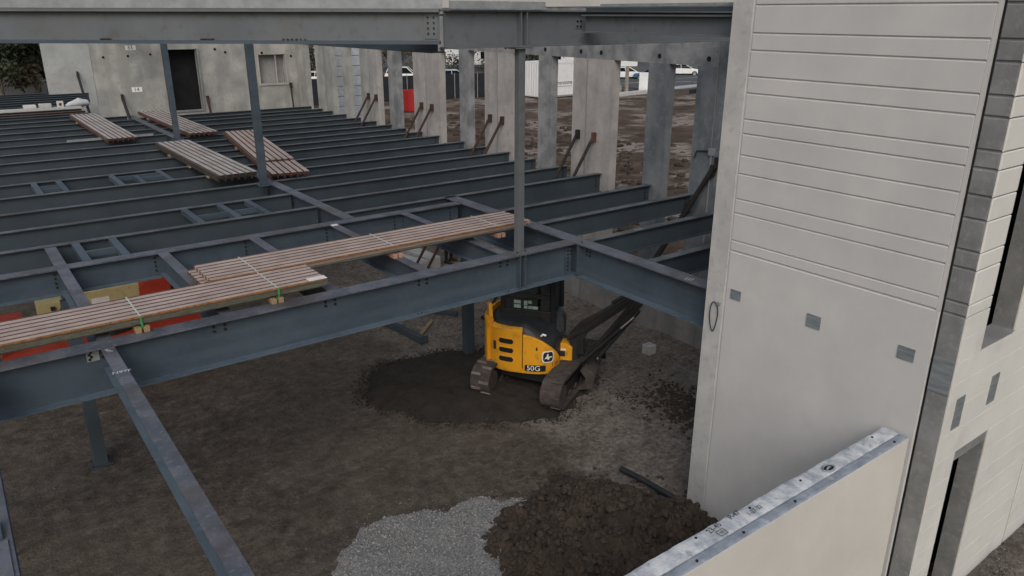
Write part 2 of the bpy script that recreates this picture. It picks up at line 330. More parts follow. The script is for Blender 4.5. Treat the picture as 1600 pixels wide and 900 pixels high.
def top(name, label, cat, loc=(0, 0, 0), rz=0, group=None):
    o = bpy.data.objects.new(name, None); COL.objects.link(o); o.location = loc; o.rotation_euler.z = rz; o.empty_display_size = .3
    return tag(o, label, cat, group)
def text_mesh(txt, size, extrude=.0):
    c = bpy.data.curves.new('t', 'FONT'); c.body = txt; c.size = size; c.extrude = extrude; c.align_x = 'CENTER'; c.align_y = 'CENTER'; c.resolution_u = 3
    o = bpy.data.objects.new('t', c); COL.objects.link(o)
    me = bpy.data.meshes.new_from_object(o.evaluated_get(bpy.context.evaluated_depsgraph_get()))
    bpy.data.objects.remove(o); bpy.data.curves.remove(c)
    vs = [tuple(v.co) for v in me.vertices]; fs = [tuple(p.vertices) for p in me.polygons]; bpy.data.meshes.remove(me)
    return vs, fs
def put_text(name, txt, size, o, u, v, m, parent, world=True):
    vs, fs = text_mesh(txt, size); o, u, v = Vector(o), Vector(u).normalized(), Vector(v).normalized()
    mb = MB(); mb.add([o+u*q[0]+v*q[1] for q in vs], fs); me = mb
    ob = me.build(name, m, parent, world); return ob
ORD = ['first', 'second', 'third', 'fourth', 'fifth', 'sixth', 'seventh', 'eighth', 'ninth', 'tenth', 'eleventh', 'twelfth', 'thirteenth', 'fourteenth', 'fifteenth', 'sixteenth', 'seventeenth', 'eighteenth', 'nineteenth', 'twentieth']
def fbm(x, y, z=0, o=4):
    s, a = 0, 1
    for i in range(o):
        s += a*noise.noise((x, y, z)); x *= 2.03; y *= 2.03; a *= .5
    return s

ZT = 3.503           # top of the first-floor steel
# ------------------------------------------------------------------ ground (one sheet to the horizon)
def axis(lo, hi, d0, d1, step, far):
    a = [d0+i*step for i in range(int((d1-d0)/step)+1)]
    s = step; x = a[-1]
    while x < hi: s *= 1.18; x += s; a.append(min(x, hi+far))
    s = step; x = a[0]; b = []
    while x > lo: s *= 1.18; x -= s; b.append(x)
    return b[::-1]+a
def smooth(a, b, x):
    t = max(0, min(1, (x-a)/(b-a))); return t*t*(3-2*t)
def ground_h(x, y):
    inside = (1-smooth(12.9, 13.3, x))*smooth(3.1, 3.5, y)
    h = .035*fbm(x*.9, y*.9)+.018*fbm(x*3.3, y*3.3, 5)+.012*fbm(x*8, y*8, 9, 2)
    u, v = x*.88+y*.47, -x*.47+y*.88
    h += .030*fbm(u*.45, v*2.2, 11, 4)+.016*fbm(u*1.2, v*5.5, 15, 3)
    near = 1-smooth(30, 60, math.hypot(x, y))
    h_out = (.13*fbm(x*.35, y*.35, 2)+.10*fbm(x*1.1, y*1.1, 3)+.05*fbm(x*3.1, y*3.1, 4))*near*(1 if x > 13 else .35)
    return h*inside+h_out*(1-inside)+.2*(1-smooth(2.7, 3.4, y))*smooth(7, 9, x)
xs = axis(-60, 700, -1.5, 13.5, .075, 100); ys = axis(-60, 700, 2.2, 17, .075, 100)
g = MB(); g.v = [(x, y, ground_h(x, y)) for y in ys for x in xs]; nx = len(xs)
g.f = [(j*nx+i, j*nx+i+1, (j+1)*nx+i+1, (j+1)*nx+i) for j in range(len(ys)-1) for i in range(nx-1)]
tag(g.build('ground', 'ground_soil', smooth=True, origin=(0, 0, 0)), kind='structure')

def heap(name, m, cx, cy, R, h, seed, step=.05, sharp=1.0, rough=.04, edge=.16, ang=0, ax=1.0, lift=.0, out=None):
    """irregular heap on the ground as a closed-looking sheet whose rim dips under the soil"""
    n = int(2*R*1.35/step); mb = MB(); idx = {}
    ca, sa = math.cos(ang), math.sin(ang)
    for j in range(n+1):
        for i in range(n+1):
            x = (i/n-.5)*2*R*1.35; y = (j/n-.5)*2*R*1.35
            u = (x*ca+y*sa)/ax; v = (-x*sa+y*ca)*ax if ax != 1 else (-x*sa+y*ca)
            th = math.atan2(v, u); rr = math.hypot(u, v)/(R*(1+edge*fbm(math.cos(th)*1.3+seed, math.sin(th)*1.3, seed, 5)*1.6))
            k = 1-rr
            if k < -.06: continue
            wx, wy = cx+x, cy+y
            z = ground_h(wx, wy)+h*(math.copysign(min(abs(k), 1)**sharp, k))+lift*(1 if k > 0 else 0)
            z += rough*(fbm(wx*4, wy*4, seed)+.6*fbm(wx*11, wy*11, seed+3, 3))*smooth(0, .25, k)
            if k < 0: z = ground_h(wx, wy)-.05
            idx[(i, j)] = len(mb.v); mb.v.append((wx, wy, z))
    for (i, j) in list(idx):
        q = [(i, j), (i+1, j), (i+1, j+1), (i, j+1)]
        if all(k in idx for k in q): mb.f.append(tuple(idx[k] for k in q))
    return mb, mb.build(name, m, smooth=True)
def rock(mb, c, r, seed=None, flat=.75):
    t = (1+5**.5)/2; base = [(-1, t, 0), (1, t, 0), (-1, -t, 0), (1, -t, 0), (0, -1, t), (0, 1, t), (0, -1, -t), (0, 1, -t), (t, 0, -1), (t, 0, 1), (-t, 0, -1), (-t, 0, 1)]
    F = [(0, 11, 5), (0, 5, 1), (0, 1, 7), (0, 7, 10), (0, 10, 11), (1, 5, 9), (5, 11, 4), (11, 10, 2), (10, 7, 6), (7, 1, 8), (3, 9, 4), (3, 4, 2), (3, 2, 6), (3, 6, 8), (3, 8, 9), (4, 9, 5), (2, 4, 11), (6, 2, 10), (8, 6, 7), (9, 8, 1)]
    a = random.uniform(0, 6.28); ca, sa = math.cos(a), math.sin(a); sx, sy = random.uniform(.7, 1.25), random.uniform(.7, 1.1); vs = []
    for v in base:
        q = Vector(v)/1.9*r*random.uniform(.72, 1.18); x, y = q.x*sx, q.y*sy
        vs.append((c[0]+x*ca-y*sa, c[1]+x*sa+y*ca, c[2]+q.z*flat))
    mb.add(vs, F)
def pebble(mb, c, r):
    vs = []
    for d in ((1, 0, 0), (-1, 0, 0), (0, 1, 0), (0, -1, 0), (0, 0, 1), (0, 0, -.5)):
        k = r*random.uniform(.6, 1.25); vs.append((c[0]+d[0]*k+random.uniform(-.3, .3)*r, c[1]+d[1]*k+random.uniform(-.3, .3)*r, c[2]+d[2]*k*.7))
    mb.add(vs, [(0, 2, 4), (2, 1, 4), (1, 3, 4), (3, 0, 4), (2, 0, 5), (1, 2, 5), (3, 1, 5), (0, 3, 5)])
def surf_points(mb):
    return mb.v

# dark damp sand spread round the excavator
sm, so_ = heap('sand_spread', 'sand_dark', 8.0, 11.75, 1.98, .20, 3.1, .045, .55, .03, .13, math.radians(-38), 1.22)
tag(so_, 'low dark damp sand spread under the yellow excavator', 'sand pile')
sgm = MB(); rim = [p for p in sm.v if p[2] < ground_h(p[0], p[1])+.05]
for i in range(2600):
    p = random.choice(rim); x, y = p[0]+random.gauss(0, .09), p[1]+random.gauss(0, .09); r = random.uniform(.006, .026)
    rock(sgm, (x, y, max(ground_h(x, y), p[2])+r*.2), r)
tag(sgm.build('sand_crumbs', 'sand_dark'), 'crumbs of dark sand scattered round the edge of the sand spread', 'sand', kind='stuff')
# pale crushed gravel in the foreground
gm, go_ = heap('gravel_spread', 'gravel', 4.87, 7.25, 1.62, .10, 9.4, .045, .5, .02, .16, math.radians(-20), 1.12)
tag(go_, 'pale grey crushed gravel spread beside the brown dirt pile', 'gravel')
st = MB(); pts = [p for p in gm.v if p[2] > ground_h(p[0], p[1])+.01]
for i in range(5200):
    p = random.choice(pts); r = random.uniform(.010, .030)
    pebble(st, (p[0]+random.uniform(-.025, .025), p[1]+random.uniform(-.025, .025), p[2]+r*.2), r)
for i in range(1100):
    p = random.choice(gm.v); dx, dy = random.gauss(0, .22), random.gauss(0, .22); r = random.uniform(.006, .016)
    pebble(st, (p[0]+dx, p[1]+dy, max(p[2], ground_h(p[0]+dx, p[1]+dy))+r*.2), r)
tag(st.build('crushed_stone', 'stone'), 'loose pale crushed stone lying on the gravel spread', 'stones', kind='stuff')
# brown dirt pile with clods
dm, do_ = heap('dirt_pile', 'dirt_pile', 6.48, 6.42, 1.58, .92, 5.7, .035, .9, .19, .14, math.radians(-35), 1.05)
tag(do_, 'heap of dark brown dug soil with clods below the concrete panel', 'dirt pile')
ck = MB(); pts = dm.v
for i in range(130):
    p = random.choice(pts); r = random.uniform(.05, .10); rock(ck, (p[0], p[1], p[2]+r*.1), r)
for i in range(9000):
    p = random.choice(pts); r = min(.0042/max(random.random(), .05), .062)
    rock(ck, (p[0], p[1], p[2]+r*.15), r)
for i in range(240):
    a = random.uniform(0, 6.28); d = random.uniform(1.5, 2.1); x, y = 6.48+math.cos(a)*d, 6.42+math.sin(a)*d; r = random.uniform(.012, .05)
    rock(ck, (x, y, ground_h(x, y)+r*.2), r)
for i in range(420):           # ridge of spoil running up towards the wall
    t = random.random(); x, y = 6.9+t*.75+random.gauss(0, .12), 8.25-t*1.6+random.gauss(0, .13); r = min(.016/max(random.random(), .12), .08)
    rock(ck, (x, y, ground_h(x, y)+r*.25), r)
tag(ck.build('soil_clods', 'clod', smooth=False), 'small dark clods scattered over and around the dirt pile', 'clods', kind='stuff')
for i, (x, y, r, lb) in enumerate(((5.75, 7.82, .12, 'large dark clod on the gravel at the upper left of the dirt pile'), (5.1, 6.95, .14, 'large brown clod on the gravel at the left foot of the dirt pile'), (7.45, 7.35, .15, 'biggest dark clod in the soil ridge beside the black pipe'), (8.02, 6.42, .09, 'tan stone beside the black pipe near the concrete wall foot'))):
    mb = MB(); rock(mb, (x, y, ground_h(x, y)+r*.5), r, flat=.9); tag(mb.build('soil_clod' if i < 3 else 'stone', 'clod' if i < 3 else 'wood', bevel=0), lb, 'clod' if i < 3 else 'stone')
dk = MB()                      # grit all over the floor
for i in range(6500):
    x, y = random.uniform(-1, 12.8), random.uniform(3.8, 17); r = random.uniform(.005, .014) if random.random() < .97 else random.uniform(.015, .032)
    if x < 8.3 and random.random() < .72: continue
    (pebble if r < .02 else rock)(dk, (x, y, ground_h(x, y)+r*.2), r)
mat('grit', (.20, .185, .17), (.045, .04, .035), 30, 2, .9)
tag(dk.build('floor_grit', 'grit'), 'small stones strewn over the dirt floor of the building', 'stones', kind='stuff')
rb = MB()
for i in range(1300):
    t = random.random(); x, y = 10.6+random.gauss(0, .4), 8.6+random.gauss(0, .5); r = min(.008/max(random.random(), .12), .045)
    rock(rb, (x, y, ground_h(x, y)+r*.2), r)
for i in range(160):
    x, y = 10.0+random.gauss(0, .35), 9.55+random.gauss(0, .3); r = random.uniform(.006, .028); rock(rb, (x, y, ground_h(x, y)+r*.2), r)
tag(rb.build('rubble', 'clod'), 'dark broken soil rubble on the floor beside the tall concrete wall', 'rubble', kind='stuff')
ob = MB()
for i in range(2600):
    x, y = random.uniform(13.6, 34), random.uniform(8, 50); r = min(.05/max(random.random(), .12), .35)
    if abs(x-13.2) < .3: continue
    rock(ob, (x, y, ground_h(x, y)+r*.1), r*.8, flat=.5)
tag(ob.build('turned_soil', 'clod'), 'lumps of turned brown soil on the plot outside the slotted wall', 'soil', kind='stuff')

gr_ = MB()
for i in range(3800):
    x, y = random.uniform(8.6, 14.5), random.uniform(.6, 3.03); r = random.uniform(.008, .026)
    pebble(gr_, (x, y, ground_h(x, y)+r*.2), r)
tag(gr_.build('verge_gravel', 'grit'), 'gritty stones on the ground outside the corner wall', 'stones', kind='stuff')
gs_ = MB()
for i in range(5000):
    x, y = random.uniform(9.2, 14.5), random.uniform(.6, 2.95)
    if fbm(x*1.3, y*1.3, 8) < .05: continue
    z = ground_h(x, y); a = random.uniform(0, 6.28); l = random.uniform(.03, .09); dx, dy = math.cos(a)*.006, math.sin(a)*.006
    gs_.add([(x-dx, y-dy, z), (x+dx, y+dy, z), (x+random.gauss(0, .025), y+random.gauss(0, .025), z+l)], [(0, 1, 2)])
tag(gs_.build('verge_grass', 'leaf_brown'), 'sparse dry grass outside the corner wall', 'grass', kind='stuff')

# ------------------------------------------------------------------ right-hand tower: grooved wall panel
GZ = [4.24, 4.38, 4.75, 4.94, 5.27, 5.51, 5.78, 5.96, 6.28, 6.48, 6.79, 6.99, 7.31, 7.50, 7.82, 8.05, 8.4]
tw = top('grooved_wall_panel', 'tall pale concrete wall panel with horizontal grooves at the right', 'wall panel', (8.3, 4.9, 0))
mb = MB().box(8.186, 8.42, 3.335, 6.42, -.2, 8.4); mb.build('panel_core', 'concrete_smooth', tw)
MB().cham('x', 8.17, 8.1859, 6.105, 6.42, -.2, 8.39, .008).build('edge_strip', 'concrete_margin', tw)['label'] = 'plain greyer strip along the panel edge'
MB().cham('x', 8.17, 8.1859, 3.335, 6.085, -.2, GZ[0]-.012, .010).build('plain_field', 'concrete_smooth', tw)
for i in range(len(GZ)-1):
    MB().cham('x', 8.17, 8.1859, 3.38, 6.085, GZ[i]+.006, GZ[i+1]-.006, .009).build('band', 'concrete_smooth', tw)
MB().box(8.171, 8.1859, 3.335, 3.379, GZ[0]-.011, 8.39).build('joint_strip', 'concrete_smooth', tw)
for (y, z, w, h) in ((5.92, 3.65, .165, .135), (4.75, 3.65, .19, .17), (3.595, 3.645, .19, .155)):
    e = MB().box(8.158, 8.1699, y-w/2, y+w/2, z-h/2, z+h/2).build('embed_plate', 'embed', tw, bevel=.004)
pts = []
for k in range(28):
    t = k/27*2*PI; pts.append((8.146, 6.235+.065*math.sin(t)+.01*math.sin(2*t), 3.24+.215*math.cos(t)+.01*math.sin(3*t)))
cb = top('cable_loop', 'thin black cable loop hanging on the wall panel edge', 'cable', (8.15, 6.235, 3.02))
MB().tube(pts, .008, 6, closed=True).build('loop', 'black_paint', cb)
MB().box(8.14, 8.17, 6.15, 6.2, 3.43, 3.47).build('hook', 'galv', cb)

# ------------------------------------------------------------------ corner wall panel along X with openings
cw = top('corner_wall_panel', 'light grooved concrete corner panel with a tall window and door opening', 'wall panel', (9.6, 3.2, 0))
Y0, Y1 = 3.06, 3.31
xa, xb = 8.17, 11.05
o1 = (8.71, 9.56, 3.75, 6.9); o2 = (8.65, 9.51, .1, 2.32)
core = MB()
f0 = Y0+.018
core.box(xa+.018, o2[0], f0, Y1, -.2, 8.4).box(o1[1], xb, f0, Y1, -.2, 8.4)
core.box(o2[0], o1[1], f0, Y1, o2[3], o1[2]).box(o2[0], o1[1], f0, Y1, o1[3], 8.4)
core.box(o2[0], o1[0], f0, Y1, o1[2], o1[3]); core.box(o2[1], o1[1], f0, Y1, -.2, o2[3])
core.build('panel_core', 'concrete_edge', cw)
GX = [-.2, .32, .62, .92, 1.22, 1.55, 1.85, 2.15, 2.47, 2.8, 3.12, 3.45, 3.72, 4.0] + GZ
for i in range(len(GX)-1):
    z0, z1 = GX[i]+(.001 if GX[i] < 4.1 else .006), GX[i+1]-(.001 if GX[i+1] < 4.1 else .006); c = .0025 if GX[i] < 4.1 else .009
    mid = (z0+z1)/2
    spans = [(xa, xb-.01)]
    if z0 < o2[3] and z1 < o2[3]+.2: spans = [(xa, o2[0]), (o2[1], xb-.01)]
    elif z1 > o1[2]+.1 and z0 < o1[3]-.1: spans = [(xa, o1[0]), (o1[1], xb-.01)]
    for (p, q) in spans:
        MB().cham('y', Y0, f0-.0001, p+.002, q, z0, z1, c).build('band', 'concrete_light', cw)
for i in range(len(GX)-1):     # grooved end face towards the tall panel
    if GX[i+1] < 4.1: continue
    z0 = GX[i]+.010 if GX[i] > 4.1 else -.2
    if GX[i] < 4.1: z0 = .0
    MB().cham('x', xa, xa+.0179, f0+.002, Y1-.002, z0, GX[i+1]-.010, .009).build('end_band', 'concrete_edge', cw)
MB().box(8.158, 8.1699, 3.085, 3.30, 3.33, 3.73).build('embed_plate', 'embed', cw)
for (x0, x1, z0, z1) in ((8.37, 8.56, 2.85, 3.24), (9.22, 9.41, 2.9, 3.27)):
    MB().box(x0, x1, Y0-.010, Y0+.004, z0, z1).build('embed_plate', 'embed', cw, bevel=.003)
MB().box(o1[0]-.02, o1[1], 3.0601, 3.31, o1[2]-.001, o1[2]+.012).build('sill', 'concrete_raw', cw)
MB().box(o2[0]-.4, o1[1]+.8, 3.5, 3.9, 0, 8.2).build('unlit_backing', 'dark_void', cw)  # added dark sheet, paints the shaded interior behind both openings
MB().box(8.19, 8.41, 3.3105, 3.3345, -.2, 8.4).build('joint_sealant', 'sealant', cw)
cw2 = top('end_wall_panel', 'light concrete wall panel beyond the joint at the right frame edge', 'wall panel', (12.6, 3.2, 0))
MB().box(11.085, 14.5, Y0+.02, Y1, -.2, 8.4).build('panel_core', 'concrete_edge', cw2)
for i in range(len(GX)-1):
    MB().cham('y', Y0, Y0+.0199, 11.085, 14.5, GX[i]+.002, GX[i+1]-.002, .003).build('band', 'concrete_light', cw2)
MB().box(11.05, 11.085, Y0+.03, Y1, -.2, 8.4).build('joint_sealant', 'sealant', cw2)

# ------------------------------------------------------------------ foreground panel with written top
fp = top('low_wall_panel', 'cream concrete wall panel with handwriting on its chalky top in the foreground', 'wall panel', (5, 3.5, 0))
def rough_slab(x0, x1, y0, y1, z0, z1, amp, seed, n=90, m=7):
    mb = MB()
    def E(x, s): return amp*fbm(x*9, s*7.3, seed, 4)
    rows = []
    for i in range(n+1):
        x = x0+(x1-x0)*i/n; r = [(x, y0, z0)]
        ya, yb = y0+max(E(x, 1), -.003)*.5, y1+E(x, 2)
        r.append((x, y0, z1-.012))
        for k in range(m+1):
            t = k/m; r.append((x, ya+(yb-ya)*t, z1+amp*.5*fbm(x*12, t*3, seed+4)-(.008 if k in (0, m) else 0)))
        r.append((x, y1, z1-.014)); r.append((x, y1, z0)); rows.append(r)
    k = len(rows[0])
    mb.v = [v for r in rows for v in r]
    for i in range(n):
        for j in range(k): mb.f.append((i*k+j, i*k+(j+1) % k, (i+1)*k+(j+1) % k, (i+1)*k+j))
    mb.f += [tuple(range(k)), tuple(n*k+j for j in range(k-1, -1, -1))]
    return mb
FX1 = 8.085
rough_slab(1.0, FX1, 3.47, 3.655, -.2, 2.72, .012, 2.2).build('rear_wythe', 'laitance', fp, smooth=True)
wy = rough_slab(1.0, FX1, 3.362, 3.4695, -.2, 2.714, .007, 6.1); wy.build('front_wythe', 'wythe', fp, smooth=True)
ff = MB().box(1.0, 6.98, 3.350, 3.3619, -.2, 2.705).box(6.98, 7.62, 3.350, 3.3619, .98, 2.705).box(7.62, FX1, 3.350, 3.3619, -.2, 2.705)
ff.build('cream_face', 'concrete_cream', fp)
MB().box(6.98, 7.62, 3.3555, 3.3618, .0, .9795).build('recess_plate', 'galv', fp)
ring = []
for k in range(20):
    t = k/20*2*PI; ring.append((6.78+.085*math.cos(t), 3.535+.05*math.sin(t), 2.728))
MB().tube(ring, .012, 6, closed=True).build('lifting_socket', 'wythe', fp)
MB().add([(p[0], p[1], 2.7275) for p in ring], [tuple(range(20))]).build('socket_hole', 'dark_void', fp)
MB().tube([(6.74, 3.53, 2.722), (6.78, 3.535, 2.742), (6.82, 3.54, 2.722)], .012, 6).build('lifting_bar', 'galv', fp)
for (x, y) in ((7.75, 3.60), (7.86, 3.40), (6.35, 3.58), (5.55, 3.60), (4.78, 3.61), (6.0, 3.405), (5.2, 3.405), (4.55, 3.40)):
    MB().tube([(x, y, 2.70), (x, y, 2.729)], .013, 7).build('anchor_pin', 'bolt', fp)
Yw = Vector((1, 0, 0)); 
put_text('handwriting', '23-45', .085, (5.02, 3.60, 2.731), (1, .12, 0), (-.12, 1, 0), 'ink', fp)
put_text('handwriting', 'P-47', .085, (5.33, 3.615, 2.731), (1, .05, 0), (-.05, 1, 0), 'ink', fp)
put_text('handwriting', '1-27-22', .07, (5.55, 3.545, 2.731), (1, .05, 0), (-.05, 1, 0), 'ink', fp)
put_text('handwriting', 'M', .05, (5.03, 3.515, 2.731), (1, .1, 0), (-.1, 1, 0), 'ink', fp)
bxm = MB()
for (x0, x1, y0, y1) in ((4.98, 5.08, 3.55, 3.554), (4.98, 5.08, 3.48, 3.484), (4.98, 4.985, 3.48, 3.554), (5.075, 5.08, 3.48, 3.554)): bxm.box(x0, x1, y0, y1, 2.730, 2.732)
bxm.build('handwriting_box', 'ink', fp)
pp = MB().tube([(7.93, 7.62, .13), (7.98, 7.2, .14), (8.02, 6.6, .13), (8.04, 6.0, .11), (8.03, 5.2, .08)], .05, 10)
tag(pp.build('pipe', 'black_paint', smooth=True), 'black pipe lying along the foot of the grooved wall', 'pipe')

# ------------------------------------------------------------------ slotted rear wall
XW, TW = 12.96, .22
ZS, ZH, ZTOP = .95, 6.2, 8.3
panels = [   # y0, y1, slots, material, label
 (8.6, 10.38, [], 'concrete_wet', 'dark damp concrete wall panel partly behind the grooved tower'),
 (10.39, 14.33, [(10.92, 11.72), (12.32, 13.43)], 'concrete_wet', 'damp bluish concrete panel with two slots beside the grooved tower'),
 (14.34, 18.1, [(14.86, 15.72), (16.25, 17.35)], 'concrete_pink', 'concrete panel with two slots framing the white container'),
 (18.11, 22.08, [(18.75, 19.6), (20.1, 21.24)], 'concrete_raw', 'concrete panel with two slots right of the red bin'),
 (22.09, 26.1, [(22.91, 24.05), (24.67, 25.5)], 'concrete_raw', 'concrete panel with two slots in front of the white estate car'),
 (26.11, 30.05, [(26.85, 27.95), (28.42, 29.45)], 'concrete_grime', 'concrete panel whose slots show the grooved wall beyond'),
 (30.06, 33.0, [(30.95, 32.05)], 'concrete_grime', 'single-slot concrete panel in the far corner of the wall')]
for (y0, y1, sl, m, lb) in panels:
    t = top('slotted_wall_panel', lb, 'wall panel', (XW, (y0+y1)/2, 0), group='panels of the slotted wall')
    mb = MB(); x0, x1 = XW, XW+TW
    MB().box(x0, x1, y0, y1, -.2, ZS).build('base_wall', 'concrete_raw', t)
    if not sl: mb.box(x0, x1, y0, y1, ZS, 7.38)
    if sl:
        ed = [y0]+[v for s in sl for v in s]+[y1]
        for k in range(0, len(ed), 2):
            wide = not (0 < k < len(ed)-2)
            pm = 'concrete_blue' if not wide else 'concrete_pink'
            if y0 < 10.5: pm = 'concrete_pink' if k == len(ed)-2 else 'concrete_wet'
            elif y0 > 26: pm = m
            MB().box(x0, x1, ed[k], ed[k+1], ZS, ZH).build('pillar', pm, t)
        mb.box(x0, x1, y0, y1, ZH, 7.38)
    mb.build('head_beam' if sl else 'panel', 'concrete_blue' if 10 < y0 < 26 else m, t)
    MB().box(x0-.02, x1, y0, y1, 7.381, ZTOP).build('parapet_band', 'concrete_cream', t)
    for k in range(0, len(sl)*2+2 if sl else 0, 2):
        w = ed[k+1]-ed[k]
        if w > .35:
            MB().tube([(x0-.004, (ed[k]+ed[k+1])/2, 6.35), (x0+.01, (ed[k]+ed[k+1])/2, 6.35)], .055, 12).build('lifting_pocket', 'dark_void', t)
    if sl: MB().box(x0-.012, x0+.002, y0-.004, y0+.012, .0, 7.37).build('joint_bead', 'concrete_raw', t)
# grooved outer wall of the next wing, seen through the far slots
nw = top('far_wing_wall', 'pale grooved wall of the next wing seen through two narrow slots', 'wall panel', (15.5, 31, 0))
MB().box(14.35, 16.9, 33.6, 33.8, -.2, 8.2).build('core', 'concrete_smooth', nw)
for k in range(18):
    MB().cham('y', 33.56, 33.5999, 14.35, 16.9, k*.45+.018, k*.45+.432, .012).build('band', 'pale_sheet', nw)

# wall across the far end
def uwall(name, lb, x0, x1, y, z0, z1, ops, m, th=.25):
    t = top(name, lb, 'wall panel', ((x0+x1)/2, y, z0))
    xsx = sorted({x0, x1, *[o[0] for o in ops], *[o[1] for o in ops]}); mb = MB()
    for a, b in zip(xsx, xsx[1:]):
        o = [q for q in ops if q[0] <= a and q[1] >= b]
        if not o: mb.box(a, b, y, y+th, z0, z1)
        else:
            if o[0][2] > z0: mb.box(a, b, y, y+th, z0, o[0][2])
            mb.box(a, b, y, y+th, o[0][3], z1)
    mb.build('panel', m, t); return t
uw = uwall('end_wall_panel', 'mottled grey wall panel marked 14 behind the stacked decking', 5.05, 7.5, 32.85, 0, 8.3, [], 'concrete_grime')
for (x, z) in ((5.45, 5.66), (6.30, 5.68), (7.1, 5.72)): MB().tube([(x, 32.835, z), (x, 32.86, z)], .045, 10).build('lifting_pocket', 'dark_void', uw)
for (x, z, s) in ((6.42, 5.98, '33'), (6.42, 4.44, '14')):
    MB().box(x-.17, x+.2, 32.838, 32.8499, z-.09, z+.09).build('paint_patch', 'decal_white', uw)
    put_text('number', s, .2, (x, 32.834, z), (1, 0, 0), (0, 0, 1), 'ink', uw)
uw2 = uwall('end_wall_panel', 'mottled grey wall panel with a dark doorway and a small window', 7.505, 13.0, 33.05, 0, 8.3, [(7.58, 8.86, 3.5, 5.87), (11.33, 12.47, 4.4, 5.58)], 'concrete_grime')
MB().box(7.4, 9.2, 33.6, 33.7, 3.3, 6.2).build('unlit_backing', 'dark_void', uw2)  # added dark sheet standing for the shade inside the doorway
fr = MB().box(7.56, 8.9, 33.0, 33.10, 3.46, 3.53).box(8.86, 8.93, 32.99, 33.1, 3.46, 5.9); fr.build('door_frame', 'galv', uw2)
MB().box(11.33, 12.47, 33.32, 33.36, 4.4, 5.58).build('window_board', 'concrete_raw', uw2)
fr = MB().box(11.25, 12.55, 33.01, 33.06, 4.33, 4.40).box(11.25, 11.33, 33.01, 33.06, 4.40, 5.65).box(12.47, 12.55, 33.01, 33.06, 4.40, 5.65).box(12.05, 12.1, 33.1, 33.14, 4.40, 5.58)
fr.build('window_frame', 'concrete_pink', uw2)
for (x, z) in ((10.0, 5.72), (11.5, 5.66), (12.75, 5.5), (9.6, 5.85)): MB().tube([(x, 33.03, z), (x, 33.06, z)], .05, 10).build('lifting_pocket', 'dark_void', uw2)
uw3 = uwall('end_wall_panel', 'plain grey wall panel standing farthest back beside the trees', 4.78, 7.0, 45, 0, 8.3, [], 'concrete_pale')

# ------------------------------------------------------------------ first-floor steel
def bolts(parent, pts, axis='y', r=.019, h=.018, m='bolt'):
    mb = MB()
    for (x, y, z) in pts:
        d = {'y': (0, -h, 0), 'x': (-h, 0, 0), 'z': (0, 0, h)}[axis]
        mb.tube([(x, y, z), (x+d[0], y+d[1], z+d[2])], r, 6)
    o = mb.build('bolts', m, parent); o['kind'] = 'stuff'; return o
def girder(name, lb, cat, p0, p1, d, fwid, m='steel', wm=None, tf=.022, tw=.016, group=None):
    t = top(name, lb, cat, ((p0[0]+p1[0])/2, (p0[1]+p1[1])/2, p0[2]-d), group=group)
    p0, p1 = Vector(p0), Vector(p1); u = (p1-p0).normalized(); y = Vector((0, 0, 1)).cross(u)
    def strip(z0, z1, w, nm, mm):
        c0 = p0+Vector((0, 0, (z0+z1)/2)); c1 = p1+Vector((0, 0, (z0+z1)/2))
        MB().obox((c0+c1)/2, u, y, (0, 0, 1), (p1-p0).length/2, w/2, abs(z1-z0)/2).build(nm, mm, t)
    strip(0, -tf, fwid, 'top_flange', wm or 'flange_worn'); strip(-tf, -d+tf, tw, 'web', m); strip(-d+tf, -d, fwid, 'bottom_flange', 'flange_highlight' if m == 'steel' else m)
    return t
YG = 9.57; DG = .62; BF = .26
mg = girder('floor_girder', 'deep blue-grey steel floor girder crossing above the yellow excavator', 'girder', (-4, YG, ZT), (8.40, YG, ZT), DG, BF)
bp = []
for X in (1.08, 2.52, 4.05, 5.55, 7.07):
    for dx in (-.07, .07):
        for dz in (-.07, -.13): bp.append((X-.12+dx, YG-.009, ZT+dz-.03))
for k in range(7): bp.append((8.32, YG-.009, ZT-.08-k*.07))
for dz in (-.10, -.16, -.22): bp += [(8.38, YG-.009, ZT+dz)]
bolts(mg, bp)
bolts(mg, [(5.3, YG-.07, ZT-DG+.022), (5.36, YG-.07, ZT-DG+.022), (7.0, YG-.08, ZT-DG+.022)], 'z', .012, .012)
for s in (-1, 1):
    MB().box(7.21, 7.225, YG-.125, YG-.0085, ZT-DG+.0221, ZT-.0221).build('stiffener', 'steel', mg) if s < 0 else MB().box(7.315, 7.33, YG-.125, YG-.0085, ZT-DG+.0221, ZT-.0221).build('stiffener', 'steel', mg)
MB().box(8.25, 8.40, YG-.02, YG-.0085, ZT-.58, ZT-.03).build('splice_plate', 'steel', mg)
vg = girder('floor_girder', 'deep steel girder running from the column bay into the grooved tower', 'girder', (8.55, 13.75, ZT), (8.55, 6.44, ZT), DG, .29)
bolts(vg, [(8.541, y, ZT-dz) for y in (9.30, 9.22) for dz in (.08, .14, .20)]+[(8.541, y, ZT-.075) for y in (8.5, 8.38)], 'x')
bolts(vg, [(8.5, 9.4, ZT)], 'z', .014, .02)
MB().box(8.40, 8.541, 9.40, 9.415, ZT-.58, ZT-.03).build('splice_plate', 'steel', vg)
put_text('chalk_mark', '///', .16, (8.5, 7.0, ZT+.003), (.6, -1, 0), (1, .6, 0), 'chalk', vg)
sg = girder('floor_girder', 'steel girder behind the decking bundles carrying the short cross beams', 'girder', (-3, 13.16, ZT), (8.38, 13.16, ZT), .43, .22)
bp = []
for X in (1.1, 2.55, 4.05, 5.57, 7.0, 8.3):
    for s in (-.12, .12):
        for dz in (.10, .17, .24, .31): bp.append((X+s, 13.151, ZT-dz))
bolts(sg, bp, r=.016)
